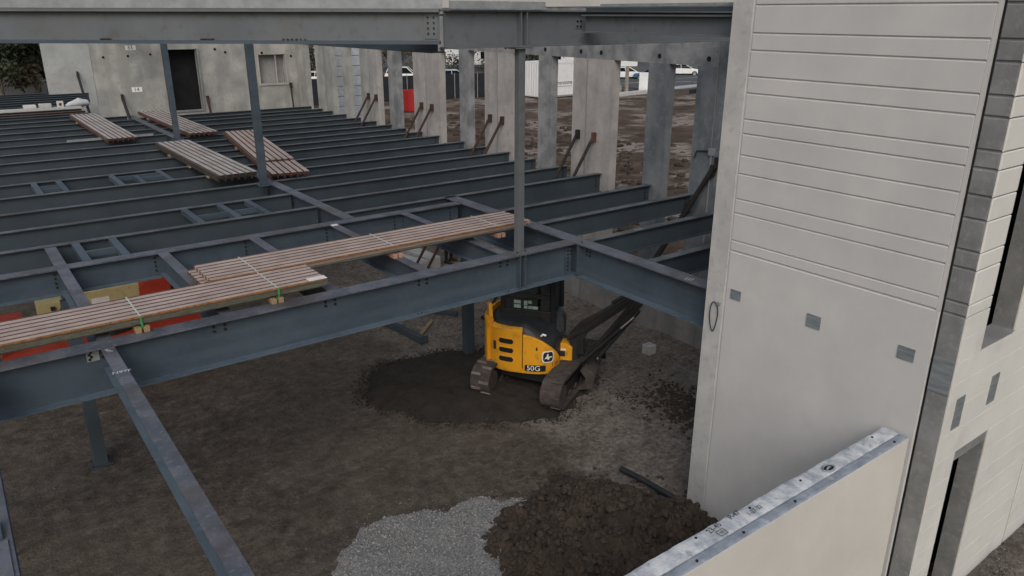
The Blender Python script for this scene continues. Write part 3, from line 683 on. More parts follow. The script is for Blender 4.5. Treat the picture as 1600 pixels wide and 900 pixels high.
lft = girder('floor_beam', 'worn steel beam jutting toward the viewer at lower left, chalked N97F', 'beam', (1.08, 9.425, ZT-.01), (1.08, 2.4, ZT-.01), .26, .145, tf=.016, tw=.012)
bolts(lft, [(1.08-.17, YG-.012, ZT-.07), (1.08-.17, YG-.012, ZT-.13)], r=.018)
put_text('chalk_mark', 'N97F', .085, (1.08, 8.62, ZT-.0065), (1, -.1, 0), (.1, 1, 0), 'chalk', lft)
put_text('chalk_mark', 'N97', .07, (1.07, 9.32, ZT-.0065), (.3, -1, 0), (1, .3, 0), 'chalk', lft)
MB().box(.86, .995, YG-.022, YG-.0085, ZT-.19, ZT-.05).build('clip_plate', 'galv', lft)
lf2 = girder('floor_beam', 'worn steel beam at the lower left frame edge with a bolted plate', 'beam', (-.30, 9.425, ZT-.01), (-.30, 2.4, ZT-.01), .26, .26, tf=.016, tw=.012)
MB().box(-.50, -.225, 6.05, 6.28, ZT-.009, ZT+.035).build('splice_plate', 'steel', lf2, bevel=.004)
MB().box(-.47, -.20, 5.4, 6.03, ZT-.0095, ZT+.004).build('shim_plate', 'flange_worn', lf2)
CB = [(1.1, 'short cross beam between the two girders above the cream machine box'), (2.55, 'short cross beam at the left end of the middle decking bundle'), (4.05, 'third short cross beam between the girders, under the middle decking bundle'), (5.55, 'fourth short cross beam between the girders, white tape at its end'), (7.05, 'short cross beam just left of the front column')]
for X, lb in CB:
    t = girder('cross_beam', lb, 'beam', (X, 13.04, ZT), (X, 9.71, ZT), .36, .16, tf=.015, tw=.011, group='short cross beams between girders')
MB().box(5.49, 5.61, 12.93, 13.03, ZT+.001, ZT+.007).build('white_tape', 'paper', t)
girder('cross_beam', 'cross beam stub joining the rear girder to the next joist, far left', 'beam', (1.1, 13.28, ZT), (1.1, 14.44, ZT), .4, .17, tf=.015, tw=.011)
vs_ = girder('spine_beam', 'long diagonal spine beam linking the two rear columns', 'beam', (6.0, 13.28, ZT), (6.0, 32.7, ZT), .5, .22)
bolts(vs_, [(5.985, y, ZT-dz) for y in (16.3, 16.22, 17.7, 14.9) for dz in (.1, .17, .24, .31)], 'x', .017)

YL = [14.57, 16.0, 17.5, 19.1, 20.6, 22.2, 23.7, 25.2, 26.8, 28.3, 29.8, 31.3, 32.6]
YR = [13.73, 15.0, 16.3, 17.54, 18.7, 19.9, 21.37, 22.44, 23.5, 24.6, 25.75, 27.0, 28.3, 29.6, 30.6, 31.7]
JL = MB().ibeam((-4, 0, 0), (5.88, 0, 0), .48, .15, .013, .01); JLo = None
def rng_lbl(n, i): return ORD[i]
for i, y in enumerate(YL):
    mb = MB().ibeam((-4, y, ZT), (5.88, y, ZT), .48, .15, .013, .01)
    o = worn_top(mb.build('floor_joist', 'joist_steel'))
    tag(o, '%s steel joist behind the rear girder, left of the diagonal spine beam' % ORD[i], 'joist', 'joists left of the spine beam')
for i, y in enumerate(YR):
    t = top('floor_joist', '%s steel joist behind the rear girder, running from spine beam to slotted wall' % ORD[i], 'joist', (9.5, y, ZT-.46), group='joists right of the spine beam')
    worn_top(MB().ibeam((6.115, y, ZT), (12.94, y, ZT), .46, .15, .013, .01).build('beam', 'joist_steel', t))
    bolts(t, [(12.80, y-.006, ZT-dz) for dz in (.09, .16, .23, .30)], r=.018)
for i, (y, lb) in enumerate(((12.07, 'joist right of the front column, farthest of four spanning to the slotted wall'), (10.85, 'joist right of the front column, second farthest of four spanning to the wall'), (9.44, 'joist right of the front column, third of four, ending behind the tower'), (7.97, 'nearest joist beyond the tower girder, ending behind the grooved tower'))):
    t = top('floor_joist', lb, 'joist', (10.8, y, ZT-.38), group='joists right of the tower girder')
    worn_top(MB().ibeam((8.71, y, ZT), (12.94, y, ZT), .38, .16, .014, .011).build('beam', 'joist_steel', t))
    bolts(t, [(12.80, y-.006, ZT-dz) for dz in (.09, .16, .23, .30)], r=.016)
    if i == 2: put_text('chalk_mark', 'N173', .09, (9.9, y-.02, ZT+.003), (1, 0, 0), (0, 1, 0), 'chalk', t)
# far roof/floor field beyond, towards the trees
for i in range(7):
    y = 38.3+i*1.05
    tag(MB().ibeam((-3, y, ZT), (4.8+i*.3 if i < 6 else 4.7, y, ZT), .45, .17, .013, .01).build('floor_joist', 'joist_steel'), '%s joist beyond the pale ledge at far left' % ORD[i], 'joist', 'joists beyond the pale ledge')
for i in range(4):
    y = 33.8+i*.85
    tag(MB().ibeam((-3, y, ZT), (4.9, y, ZT), .45, .15, .013, .01).build('floor_joist', 'deck_red' if i == 2 else 'joist_steel'), ('%s joist in front of the pale ledge at far left' % ORD[i]), 'joist', 'joists before the pale ledge')
lg = top('ledge', 'pale ledge with wrapped bundles across the far left floor', 'ledge', (1.5, 37.2, ZT-.4))
MB().box(-3, 5.0, 37.0, 37.3, ZT-.4, ZT+.04).build('ledge_wall', 'concrete_margin', lg)
for i, (x, w, h, lb, m) in enumerate(((3.15, .45, .14, 'left pale bag on the far ledge', 'concrete_light'), (3.7, .45, .16, 'second pale bag on the far ledge', 'concrete_margin'), (4.25, .22, .22, 'small pale block with a hole on the far ledge', 'concrete_light'))):
    mb = MB().box(x-w/2, x+w/2, 37.02, 37.28, ZT+.04, ZT+.04+h)
    if i == 2: mb = MB().box(x-w/2, x-.05, 37.02, 37.28, ZT+.04, ZT+.04+h).box(x+.05, x+w/2, 37.02, 37.28, ZT+.04, ZT+.04+h).box(x-.05, x+.05, 37.02, 37.28, ZT+.04, ZT+.08).box(x-.05, x+.05, 37.02, 37.28, ZT+.2, ZT+.04+h)
    tag(mb.build('bag' if i < 2 else 'block', m, bevel=.03 if i < 2 else 0), lb, 'bag' if i < 2 else 'block')
mb = MB()
for k in range(9):
    mb.tube([(4.6+k*.0, 37.15, ZT+.06)], .1, 8) if False else None
wr = MB(); pr = [(4.45, .03), (4.55, .10), (4.75, .13), (4.95, .2), (5.0, .10)]
wr.tube([(4.42, 37.15, ZT+.07), (4.6, 37.15, ZT+.12), (4.8, 37.15, ZT+.16), (4.95, 37.15, ZT+.2), (5.1, 37.15, ZT+.16), (5.25, 37.15, ZT+.14), (5.35, 37.15, ZT+.08)], [.03, .09, .12, .17, .14, .13, .05], 10)
tag(wr.build('wrapped_bundle', 'pale_sheet', smooth=True), 'white plastic-wrapped bundle on the far ledge beside the numbered panel', 'bundle')

tag(MB().bar((3.05, 26.75, ZT+.03), (5.5, 26.75, ZT+.03), .09, .06).build('steel_angle', 'galv'), 'loose pale steel angle lying on joists under the farthest left bundle', 'steel angle')
# trimmed opening frames between joists
def frame(lb, members, group='trimmed openings between joists'):
    t = top('opening_frame', lb, 'steel frame', ((members[0][0]+members[-1][2])/2, members[0][1], ZT-.1), group=group)
    for (x0, y0, x1, y1, w) in members:
        MB().bar((x0, y0, ZT-.05), (x1, y1, ZT-.05), w, .1).build('trimmer', 'steel', t)
frame('steel ladder-like opening frame nearest the left frame edge', [(1.48, 14.5, 1.48, 13.28, .12), (2.05, 14.5, 2.05, 13.28, .12), (1.54, 13.85, 1.99, 13.85, .06)])
frame('three-rung opening frame between joists at mid left', [(3.63, 15.93, 3.63, 14.65, .12), (4.33, 15.93, 4.33, 14.65, .12), (4.9, 15.93, 4.9, 14.65, .12), (3.7, 15.2, 4.27, 15.2, .06), (4.4, 15.2, 4.84, 15.2, .06)])
frame('small two-rung opening frame near the left edge, behind', [(1.5, 20.52, 1.5, 19.18, .12), (2.0, 20.52, 2.0, 19.18, .12), (1.56, 20.0, 1.94, 20.0, .05), (1.56, 19.7, 1.94, 19.7, .05)])
frame('wider opening frame beside the nearest rear decking bundle', [(3.13, 20.52, 3.13, 19.18, .12), (3.6, 20.2, 3.6, 19.18, .1), (4.2, 20.52, 4.2, 19.18, .12), (3.19, 20.2, 4.14, 20.2, .05), (3.66, 19.8, 4.14, 19.8, .05)])

# ------------------------------------------------------------------ columns
def column(lb, x, y, z0, z1, w=.17, m='steel', base=True, cap=False, group='steel columns'):
    t = top('steel_column', lb, 'column', (x, y, z0), group=group)
    MB().box(x-w/2, x+w/2, y-w/2, y+w/2, z0+.0181, z1).build('shaft', m, t, bevel=.008)
    if base:
        MB().box(x-w*.85, x+w*.85, y-w*.72, y+w*.72, z0+.0005, z0+.018).build('base_plate', m, t)
        bolts(t, [(x+a*w*.68, y+b*w*.56, z0+.018) for a in (-1, 1) for b in (-1, 1)], 'z', .014, .02)
    if cap: MB().box(x-.16, x+.16, y-.12, y+.12, z1+.0005, z1+.02).build('cap_plate', m, t)
    return t
column('front grey steel column standing on the deep girder', 7.27, YG, ZT, 6.715, .118, 'upper_steel', True, True)
column('second blue-grey column rising beside the stacked decking', 5.72, 17.2, ZT, 8.0, .155, 'steel')
column('farthest slim column rising in front of the dark doorway', 5.93, 25.5, ZT, 8.0, .155, 'steel')
column('short dark column on a base plate under the front girder', 1.08, 13.1, .02, ZT-.53, .2, 'joist_steel')
column('dark column half buried in the sand beside the excavator', 8.55, 13.1, .02, ZT-.53, .2, 'joist_steel')
# ------------------------------------------------------------------ upper steel
ug = girder('roof_girder', 'grey steel roof girder along the top, carried by the front column', 'girder', (5.93, YG, 7.26), (12.9, YG, 7.26), .52, .22, 'upper_steel', 'upper_steel')
bolts(ug, [(8.38+dx, YG-.016, 7.1-dz) for dx in (0, .07) for dz in (0, .075)], r=.016)
MB().box(8.33, 8.5, YG-.018, YG-.0085, 6.99, 7.15).build('clip_plate', 'upper_steel', ug)
for dx in (-.07, .07): MB().box(7.27+dx*.8-.008, 7.27+dx*.8+.008, YG-.105, YG-.0085, 6.7625, 7.2375).build('stiffener', 'upper_steel', ug)
MB().bar((5.93, YG-.16, 7.325), (7.62, YG-.16, 7.325), .012, .10).build('edge_angle', 'galv', ug)
uv = girder('roof_beam', 'smaller grey roof beam framing from the roof girder to the tower', 'beam', (8.46, 9.44, 7.2), (8.46, 6.44, 7.2), .27, .2, 'upper_steel', 'upper_steel')
MB().bar((8.34, 9.3, 7.27), (8.34, 6.45, 7.27), .02, .06).build('edge_angle', 'joist_steel', uv)
MB().bar((8.36, 9.0, 7.33), (8.36, 6.45, 7.33), .03, .04).build('edge_channel', 'galv', uv)
uw_ = girder('roof_beam', 'dark roof beam running away behind the upper left beam', 'beam', (5.9, 9.7, 7.2), (5.9, 33, 7.1), .52, .22, 'joist_steel', 'steel')
ub = girder('roof_beam', 'broad weathered grey beam across the upper left of the picture', 'beam', (5.80, 9.46, 7.27), (-2.2, 15.5, 7.27), .46, .20, 'upper_steel', 'upper_steel', tf=.045)
for q in ub.children:
    if q.name.startswith('bottom_flange'): q.data.materials.clear(); q.data.materials.append(M['steel'])
uu = Vector((-.7986, .6019, 0)); un = Vector((-.6019, -.7986, 0))
MB().obox(Vector((5.80, 9.46, 7.33))+uu*5+un*.09, uu, un, (0, 0, 1), 5.05, .012, .06).build('edge_angle', 'galv', ub)
pl = MB().obox(Vector((5.80, 9.46, 7.05))+uu*.12+un*.014, uu, un, (0, 0, 1), .09, .006, .17).build('splice_plate', 'upper_steel', ub)
mb = MB()
for a in (.08, .16):
    for z in (7.16, 7.09, 7.02, 6.95):
        p = Vector((5.80, 9.46, z))+uu*a+un*.02; mb.tube([p, p+un*.02], .014, 6)
o = mb.build('bolts', 'bolt', ub); o['kind'] = 'stuff'
mb = MB()
for a, L in ((3.2, .16), (2.0, .30), (4.6, .12)):
    p = Vector((5.80, 9.46, 6.855))+uu*a+un*.06
    for k in range(6): rock(mb, (p.x+uu.x*L*(k/5-.5), p.y+uu.y*L*(k/5-.5), p.z+.012), .022)
o = mb.build('dirt_lumps', 'clod', ub); o['kind'] = 'stuff'

# ------------------------------------------------------------------ wall braces
def brace(lb, head, foot, r=.04, m='rust', group='rusty wall braces', hm=None):
    h, f = Vector(head), Vector(foot); t = top('wall_brace', lb, 'brace', foot, group=group)
    MB().tube([f+(h-f)*.01, h-(h-f).normalized()*.12], r, 8).build('tube', m, t, smooth=True)
    d = (h-f).normalized()
    MB().bar(h-d*.16, h-d*.02, .05, .07).build('head_fork', hm or m, t)
    MB().box(h.x-.03, h.x+.058, h.y-.05, h.y+.05, h.z-.12, h.z+.10).build('wall_shoe', hm or m, t)
    MB().box(f.x-.12, f.x+.12, f.y-.07, f.y+.07, f.z-.02, f.z+.03).build('foot_plate', m, t)
BR = [(26.2, 'rusty wall brace, left one of the farthest pair on the slotted wall'), (25.59, 'rusty wall brace, right one of the farthest pair on the slotted wall'), (22.35, 'rusty wall brace, left one of the pair by the red bin'), (21.7, 'rusty wall brace, right one of the pair by the red bin'), (18.43, 'rusty wall brace, left one of the pair just left of the front column'), (17.83, 'rusty wall brace, right one of the pair just left of the front column'), (14.58, 'dark-headed wall brace, left one of the pair right of the front column'), (13.98, 'red-headed wall brace, right one of the pair right of the front column')]
for i, (y, lb) in enumerate(BR): brace(lb, (12.9, y, 4.37), (10.1, y+.05, .05), .04, 'rust' if i < 6 else 'brace', hm='deck_red' if i == 7 else None)
brace('thick dark wall brace, upper of the two beside the grooved tower', (12.9, 10.17, 4.30), (12.2, 11.68, 1.02), .055, 'brace')
brace('thick dark wall brace, lower of the two beside the grooved tower', (12.9, 10.27, 4.12), (12.2, 11.80, .9), .055, 'brace')
brace('thin wall brace leaning on the end wall in the far corner', (12.6, 32.98, 4.3), (12.0, 31.2, 2.6), .035, 'brace')
brace('stubby rusty wall brace beside the dark doorway', (9.05, 32.98, 3.95), (8.7, 31.0, 2.4), .05, 'rust')
brace('dark wall brace on the panel marked 14', (5.85, 32.78, 4.2), (5.85, 30.0, 1.8), .055, 'brace')
brace('dark wall brace on the farthest panel', (6.15, 44.93, 4.35), (6.0, 42, 2.4), .06, 'brace')
mb = MB(); jb = top('junction_box', 'small electrical box and conduit on the damp panel beside the tower', 'electrical box', (12.95, 10.35, 4.4))
MB().box(12.90, 12.96, 10.28, 10.42, 4.42, 4.56).build('box', 'galv', jb); MB().tube([(12.93, 10.35, 2.5), (12.93, 10.35, 4.42)], .018, 6).build('conduit', 'galv', jb)
MB().tube([(12.93, 10.42, 4.5), (12.93, 10.75, 4.46), (12.93, 10.80, 4.3)], .014, 6).build('lead', 'black_paint', jb)

# ------------------------------------------------------------------ decking bundles
def sheet_mesh(name, L, Wd, rib=6, d=.055):
    pr = []; p = Wd/rib
    for k in range(rib):
        y = k*p; pr += [(y, 0), (y+p*.70, 0), (y+p*.75, -d), (y+p*.95, -d)]
    pr.append((Wd, 0)); t = .006
    vs = []
    for x in (0, L): vs += [(x, y, z) for y, z in pr]+[(x, y, z-t) for y, z in pr]
    n = len(pr); fs = []
    for i in range(n-1):
        fs += [(i, i+1, 2*n+i+1, 2*n+i), (n+i+1, n+i, 3*n+i, 3*n+i+1), (i, n+i, n+i+1, i+1), (2*n+i, 2*n+i+1, 3*n+i+1, 3*n+i)]
    fs += [(0, 2*n, 3*n, n), (n-1, 2*n-1, 4*n-1, 3*n-1)]
    me = bpy.data.meshes.new(name); me.from_pydata(vs, [], fs); me.update(); return me
GA = 'decking bundles at the front'; GB = 'decking bundles at the rear'
def bundle(lb, x, y, z, rz, L, Wd, n, pitch, m_top, m_low, group, straps=(), dun=(), shift=0, rust=False, note=False, upper=None, dm='wood'):
    t = top('decking_bundle', lb, 'decking', (x, y, z), rz, group)
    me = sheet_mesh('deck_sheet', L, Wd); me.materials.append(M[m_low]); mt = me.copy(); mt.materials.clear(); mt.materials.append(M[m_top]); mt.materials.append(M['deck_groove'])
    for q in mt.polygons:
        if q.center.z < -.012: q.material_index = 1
    dz = .075 if group == GA else .045
    for k in range(n):
        o = bpy.data.objects.new('deck_sheet', mt if (k == n-1 or (shift and k >= n-5)) else me); COL.objects.link(o); o.parent = t
        o.location = (random.uniform(-.012, .012)+(shift if k >= n-4 and shift else 0), random.uniform(-.004, .004), dz+.044+k*pitch)
    zt = dz+.044+(n-1)*pitch
    for q in straps:
        x0 = q[0]
        MB().box(x0-.009, x0+.009, -.012, Wd+.012, zt+.002, zt+.005).build('strap', 'strap', t, world=False)
        if len(q) > 1: MB().box(x0-.012, x0+.012, -.022, -.016, dz-.02, zt+.005).build('strap_tail', q[1], t, world=False)
    for x0 in dun:
        for s_ in (-.06, .06): MB().box(x0+s_*.8-.035, x0+s_*.8+.035, -.035 if group == GA else .02, Wd+.03, .001, dz-.003).build('dunnage', dm, t, world=False, bevel=.006)
    if rust: MB().box(.0, L, -.014, -.004, zt-.018, zt+.006).build('rusty_edge', 'deck_rust', t, world=False)
    if note: MB().box(L-.26, L+.004, -.02, .12, zt+.007, zt+.010).build('paper_tag', 'paper', t, world=False)
    if upper:
        x0, x1 = upper
        for k in range(2):
            o = bpy.data.objects.new('deck_sheet', mt); COL.objects.link(o); o.parent = t
            o.location = (x0, .01, zt+.045+k*.014); o.scale = ((x1-x0)/L, 1, 1)
    return t
bundle('long pinkish corrugated decking bundle lying along the front girder at left', -4.2, 9.66, ZT, 0, 8.15, .80, 7, .015, 'deck_pink', 'deck_side', GA, straps=((5.72, 'strap_green'), (7.45, 'strap_green')), dun=(5.72, 7.42), rust=True, note=True)
bundle('long pinkish corrugated decking bundle reaching to the front column', 2.52, 10.50, ZT, math.radians(0), 5.62, .86, 7, .015, 'deck_pink', 'deck_side', GA, straps=((.75,), (2.95,), (5.0,)), dun=(3.0, 5.05), rust=True, dm='wood_pink', shift=.10)
bundle('grey corrugated decking bundle farthest left on the joists', 4.85, 25.75, ZT, math.radians(90), 7.2, .86, 5, .015, 'deck_grey', 'deck_red', GB, dun=(1.2, 5.5))
bundle('grey corrugated decking bundle behind the farthest column', 7.18, 25.5, ZT, math.radians(90), 7.1, .90, 5, .015, 'deck_grey', 'deck_red', GB, dun=(1.2, 5.5))
bundle('nearest rear decking bundle, left of the second column', 5.86, 18.0, ZT, math.radians(90), 5.9, .92, 8, .014, 'deck_grey', 'deck_dark', GB, dun=(.8, 2.4, 4.4), note=False, dm='wood')
bundle('skewed decking bundle with lapped sheets behind the second column', 6.95, 17.5, ZT, math.radians(81), 7.4, .92, 5, .015, 'deck_pink', 'deck_red', GB, dun=(1.2, 5.0), upper=(1.6, 7.3))

# ------------------------------------------------------------------ excavator
EX = Vector((8.93, 11.05, .10)); ER = math.atan2(-.78, .62)
ex = top('excavator', 'yellow and black compact crawler excavator on the dark sand', 'excavator', EX, ER)
TA = math.atan2(.476, .879)-ER
td, tl = Vector((math.cos(TA), math.sin(TA), 0)), Vector((-math.sin(TA), math.cos(TA), 0))
def stad(L, Hh, n=10):
    r = Hh/2; pts = []
    for k in range(n+1): a = -PI/2+PI*k/n; pts.append((L/2-r+r*math.cos(a), r+r*math.sin(a)))
    for k in range(n+1): a = PI/2+PI*k/n; pts.append((-L/2+r+r*math.cos(a), r+r*math.sin(a)))
    return pts
for sgn in (1, -1):
    c = tl*(.74*sgn)
    oo = stad(2.5, .62); ii = [(x*.955, .31+(z-.31)*.82) for x, z in oo]; n = len(oo); mb = MB()
    vs = []
    for w in (-.2, .2):
        vs += [c+td*x+Vector((0, 0, z))+tl*w for x, z in oo]+[c+td*x+Vector((0, 0, z))+tl*w for x, z in ii]
    fs = []
    for k in range(n):
        j = (k+1) % n
        fs += [(k, j, 2*n+j, 2*n+k), (n+j, n+k, 3*n+k, 3*n+j), (k, n+k, n+j, j), (2*n+k, 2*n+j, 3*n+j, 3*n+k)]
    mb.add(vs, fs); belt = mb.build('track', 'rubber', ex, world=False, smooth=True)
    lg_ = MB(); per = []
    full = stad(2.5, .62, 16)
    for k in range(0, len(full)): per.append(full[k])
    # resample perimeter
    seg = [(Vector((full[k][0], full[k][1])), Vector((full[(k+1) % len(full)][0], full[(k+1) % len(full)][1]))) for k in range(len(full))]
    tot = sum((b-a).length for a, b in seg); N_ = 38
    for q in range(N_):
        s_ = tot*q/N_
        for a, b in seg:
            l = (b-a).length
            if s_ <= l and l > 0:
                p = a+(b-a)*(s_/l); d = (b-a).normalized(); nrm = Vector((d.y, -d.x)); break
            s_ -= l
        cc = c+td*p.x+Vector((0, 0, p.y))+(td*nrm.x+Vector((0, 0, nrm.y)))*.008
        off = .09 if q % 2 else -.09
        lg_.obox(cc+tl*off, tl, td*d.x+Vector((0, 0, d.y)), td*nrm.x+Vector((0, 0, nrm.y)), .10, .028, .012)
    lo = lg_.build('tread_lugs', 'rubber_dust' if sgn > 0 else 'rubber', belt, world=False); lo['kind'] = 'stuff'
    MB().obox(c+Vector((0, 0, .27)), td, tl, (0, 0, 1), .85, .13, .12).build('track_frame', 'black_paint', belt, world=False)
    for x in (-.95, .95): MB().tube([c+td*x+tl*-.16+Vector((0, 0, .28)), c+td*x+tl*.16+Vector((0, 0, .28))], .20, 16).build('sprocket' if x < 0 else 'idler', 'rubber', belt, world=False)
    for x in (-.5, -.17, .17, .5): MB().tube([c+td*x+tl*-.15+Vector((0, 0, .12)), c+td*x+tl*.15+Vector((0, 0, .12))], .07, 12).build('roller', 'rubber', belt, world=False)
MB().obox((0, 0, .36), td, tl, (0, 0, 1), .55, .62, .13).build('undercarriage', 'black_paint', ex, world=False, bevel=.03)
MB().tube([(0, 0, .44), (0, 0, .58)], .42, 24).build('slew_ring', 'black_paint', ex, world=False)
bl = MB()
for k in range(7):
    z = .05+k*.055; bow = .05*math.sin(k/6*PI)
    bl.obox(td*(1.5-bow)+Vector((0, 0, z)), td, tl, (0, 0, 1), .02, .95, .030)
bl.build('dozer_blade', 'black_paint', ex, world=False)
for sgn in (-1, 1): MB().bar(td*.6+tl*.4*sgn+Vector((0, 0, .3)), td*1.45+tl*.4*sgn+Vector((0, 0, .2)), .1, .12).build('blade_arm', 'black_paint', ex, world=False)
LOFF = Vector((-.26, 0, 0))
def rad(th, R=.80):
    n = 2.5 if math.cos(th) < 0 else 3.4
    return R*(abs(math.cos(th))**n+abs(math.sin(th))**n)**(-1/n)
def pt(th, off=0, z=0, R=.80):
    r = rad(th, R)+off; return Vector((r*math.cos(th), r*math.sin(th), z))
def shell(t0, t1, zb, ztf, off, n=48, inset=.05, cap=True, thick=.05, chm=.04):
    mb = MB(); A, B, C, D = [], [], [], []
    for k in range(n+1):
        th = math.radians(t0+(t1-t0)*k/n); zt = ztf(math.degrees(th))
        A.append(pt(th, off-.02, zb)); B.append(pt(th, off, zb+.05)); C.append(pt(th, off, zt-chm)); D.append(pt(th, off-inset, zt))
    I = [pt(math.radians(t0+(t1-t0)*k/n), off-inset-thick, ztf(t0+(t1-t0)*k/n)) for k in range(n+1)]
    J = [pt(math.radians(t0+(t1-t0)*k/n), off-inset-thick, zb) for k in range(n+1)]
    rows = [A, B, C, D, I, J]; m = n+1
    mb.v = [tuple(v) for r in rows for v in r]; R = len(rows)
    for r in range(R):
        for k in range(n): mb.f.append((r*m+k, r*m+k+1, ((r+1) % R)*m+k+1, ((r+1) % R)*m+k))
    mb.f += [tuple(r*m for r in range(R)), tuple(r*m+n for r in range(R-1, -1, -1))]
    return mb
# black inner body
def ztb(th): return 1.40
inner = MB(); n = 64
lv = [(-.06, .54), (-.05, 1.30), (-.10, 1.42), (-.20, 1.48)]
for off, z in lv:
    for k in range(n):
        th = 2*PI*k/n; p = pt(th, off, z)
        if z > .9 and p.y < .05 and p.x > .15: p.z = z-(p.x-.15)*.62*(z-.6)/.8
        inner.v.append(tuple(p))
for r in range(3):
    for k in range(n): inner.f.append((r*n+k, r*n+(k+1) % n, (r+1)*n+(k+1) % n, (r+1)*n+k))
inner.f += [tuple(range(n-1, -1, -1)), tuple(3*n+k for k in range(n))]
inner.build('engine_cover', 'cover_grey', ex, world=False, smooth=True)
floor = MB(); floor.v = [tuple(pt(2*PI*k/48, -.02, z)) for z in (.49, .57) for k in range(48)]
floor.f = [tuple(range(47, -1, -1)), tuple(48+k for k in range(48))]+[(k, (k+1) % 48, 48+(k+1) % 48, 48+k) for k in range(48)]
floor.build('deck_plate', 'yellow', ex, world=False, smooth=True)
def z_side(th):            # right-hand panel, falling away towards the boom
    t = max(0, min(1, (th+82)/52)); return 1.30-.50*t**2.0
sp_ = shell(-82, -30, .50, z_side, 0, 40, .02, chm=.02); side = sp_.build('side_panel', 'yellow', ex, world=False, smooth=True)
hd = shell(-133, -83.2, .50, lambda th: 1.42, .004, 40, .07, chm=.05); hood = hd.build('engine_hood', 'yellow', ex, world=False, smooth=True)
cwt = shell(-238, -134.2, .55, lambda th: 1.50, .035, 48, .06, chm=.05); ctw = cwt.build('counterweight', 'yellow', ex, world=False, smooth=True)
rib_ = shell(-137.5, -133.5, .52, lambda th: 1.56, .075, 6, .04); rib_.build('guard_rib', 'yellow', ctw, world=False, smooth=True)
MB().prism([(-.13, 1.45), (.13, 1.45), (.07, 1.76), (-.05, 1.76)], pt(math.radians(-146), -.10), (math.cos(math.radians(-60)), math.sin(math.radians(-60)), 0), (0, 0, 1), Vector((math.cos(math.radians(-150)), math.sin(math.radians(-150)), 0))*.08).build('rear_post', 'yellow', ctw, world=False, bevel=.02)
def patch(name, th0, w, z0, h, off, m, parent, rnd=.3, n=10):
    """rounded rectangle wrapped on the body"""
    mb = MB(); out = []; rr = min(w, h)*rnd
    for cx, cz, a0 in ((w/2-rr, h/2-rr, 0), (-w/2+rr, h/2-rr, 90), (-w/2+rr, -h/2+rr, 180), (w/2-rr, -h/2+rr, 270)):
        for k in range(5): a = math.radians(a0+k*22.5); out.append((cx+rr*math.cos(a), cz+rr*math.sin(a)))
    base = rad(math.radians(th0)); nu = 12; F, B = [], []
    for k in range(nu+1):
        u = -w/2+w*k/nu; e = abs(u)-(w/2-rr); hh = h/2 if e <= 0 else h/2-rr+math.sqrt(max(0, rr*rr-e*e))
        th = math.radians(th0)+u/base
        for z in (-hh, hh): F.append(pt(th, off, z0+z)); B.append(pt(th, off-.02, z0+z))
    n2 = len(F); mb.v = [tuple(v) for v in F+B]
    for k in range(nu):
        a, b, c, d = 2*k, 2*k+1, 2*k+3, 2*k+2
        mb.f += [(a, b, c, d), (n2+d, n2+c, n2+b, n2+a), (b, n2+b, n2+c, c), (a, d, n2+d, n2+a)]
    mb.f += [(0, n2, n2+1, 1), (2*nu, 2*nu+1, n2+2*nu+1, n2+2*nu)]
    return mb.build(name, m, parent, world=False)
for z in (.76, .95, 1.14):
    patch('vent_rim', -106, .34, z, .135, .012, 'yellow', hood, .35); patch('vent', -106, .30, z, .10, .016, 'dark_void', hood, .35)
patch('latch', -124, .07, 1.0, .18, .010, 'cover_grey', hood, .2)
def wrap_text(name, txt, size, th0, z0, off, m, parent):
    vs, fs = text_mesh(txt, size); base = rad(math.radians(th0)); mb = MB()
    mb.add([pt(math.radians(th0)+q[0]/base, off, z0+q[1]) for q in vs], fs); return mb.build(name, m, parent, world=False)
patch('model_plate', -66, .40, .62, .13, .008, 'black_paint', side, .08)
wrap_text('model_text', '50G', .15, -68, .62, .014, 'decal_white', side)
wrap_text('fleet_number', '135', .12, -40, .68, .010, 'ink', side)
patch('emblem', -50, .24, .86, .24, .008, 'decal_white', side, .25); patch('emblem_field', -50, .20, .86, .20, .011, 'black_paint', side, .25)
deer = [(-.06, -.035), (-.03, -.025), (.0, -.05), (.02, -.06), (.012, -.03), (.05, -.012), (.075, .0), (.055, .01), (.015, .005), (.0, .02), (.005, .05), (-.01, .062), (-.022, .055), (-.03, .01), (-.05, -.005), (-.07, -.05)]
mb = MB(); base = rad(math.radians(-50)); mb.add([pt(math.radians(-50)+u*1.15/base, .015, .86+v*1.15) for u, v in deer], [tuple(range(len(deer)))]); mb.build('emblem_figure', 'decal_white', side, world=False)
patch('key_slot', -64, .03, 1.03, .07, .006, 'black_paint', side, .3)
# cab
LOFF = Vector((0, 0, 0))
C0, C1, D0, D1, ZC = -.72, .30, -.20, .66, 1.60
MB().box(C0, C1, D0, D1, .58, ZC-.12).build('cab_base', 'black_paint', ex, world=False, bevel=.04)
for (x, y) in [(C0, D0), (C0, D1), (C1, D0), (C1, D1)]: MB().bar((x, y, ZC-.2), (x*.95, .23+(y-.23)*.95, 2.42), .09, .09).build('cab_post', 'black_paint', ex, world=False, bevel=.012)
fr = MB()
fr.box(C0, C1, D0-.03, D0+.05, ZC-.14, ZC).box(C0-.02, C0+.06, D0, D1, ZC-.14, ZC)
fr.build('cab_frame', 'black_paint', ex, world=False, bevel=.012)
MB().box(C0-.06, C1+.04, D0-.03, D1+.03, 2.40, 2.5).build('cab_roof', 'black_paint', ex, world=False, bevel=.04)
MB().box(C0+.01, C0+.02, D0+.06, D1-.06, ZC, 2.38).build('window_pane', 'cab_glass', ex, world=False)
MB().box(C0+.06, -.01, D0+.02, D0+.03, ZC, 2.38).build('window_pane', 'cab_glass', ex, world=False)
MB().box(.05, C1-.06, D0+.02, D0+.03, ZC, 2.38).build('window_pane', 'cab_glass', ex, world=False)
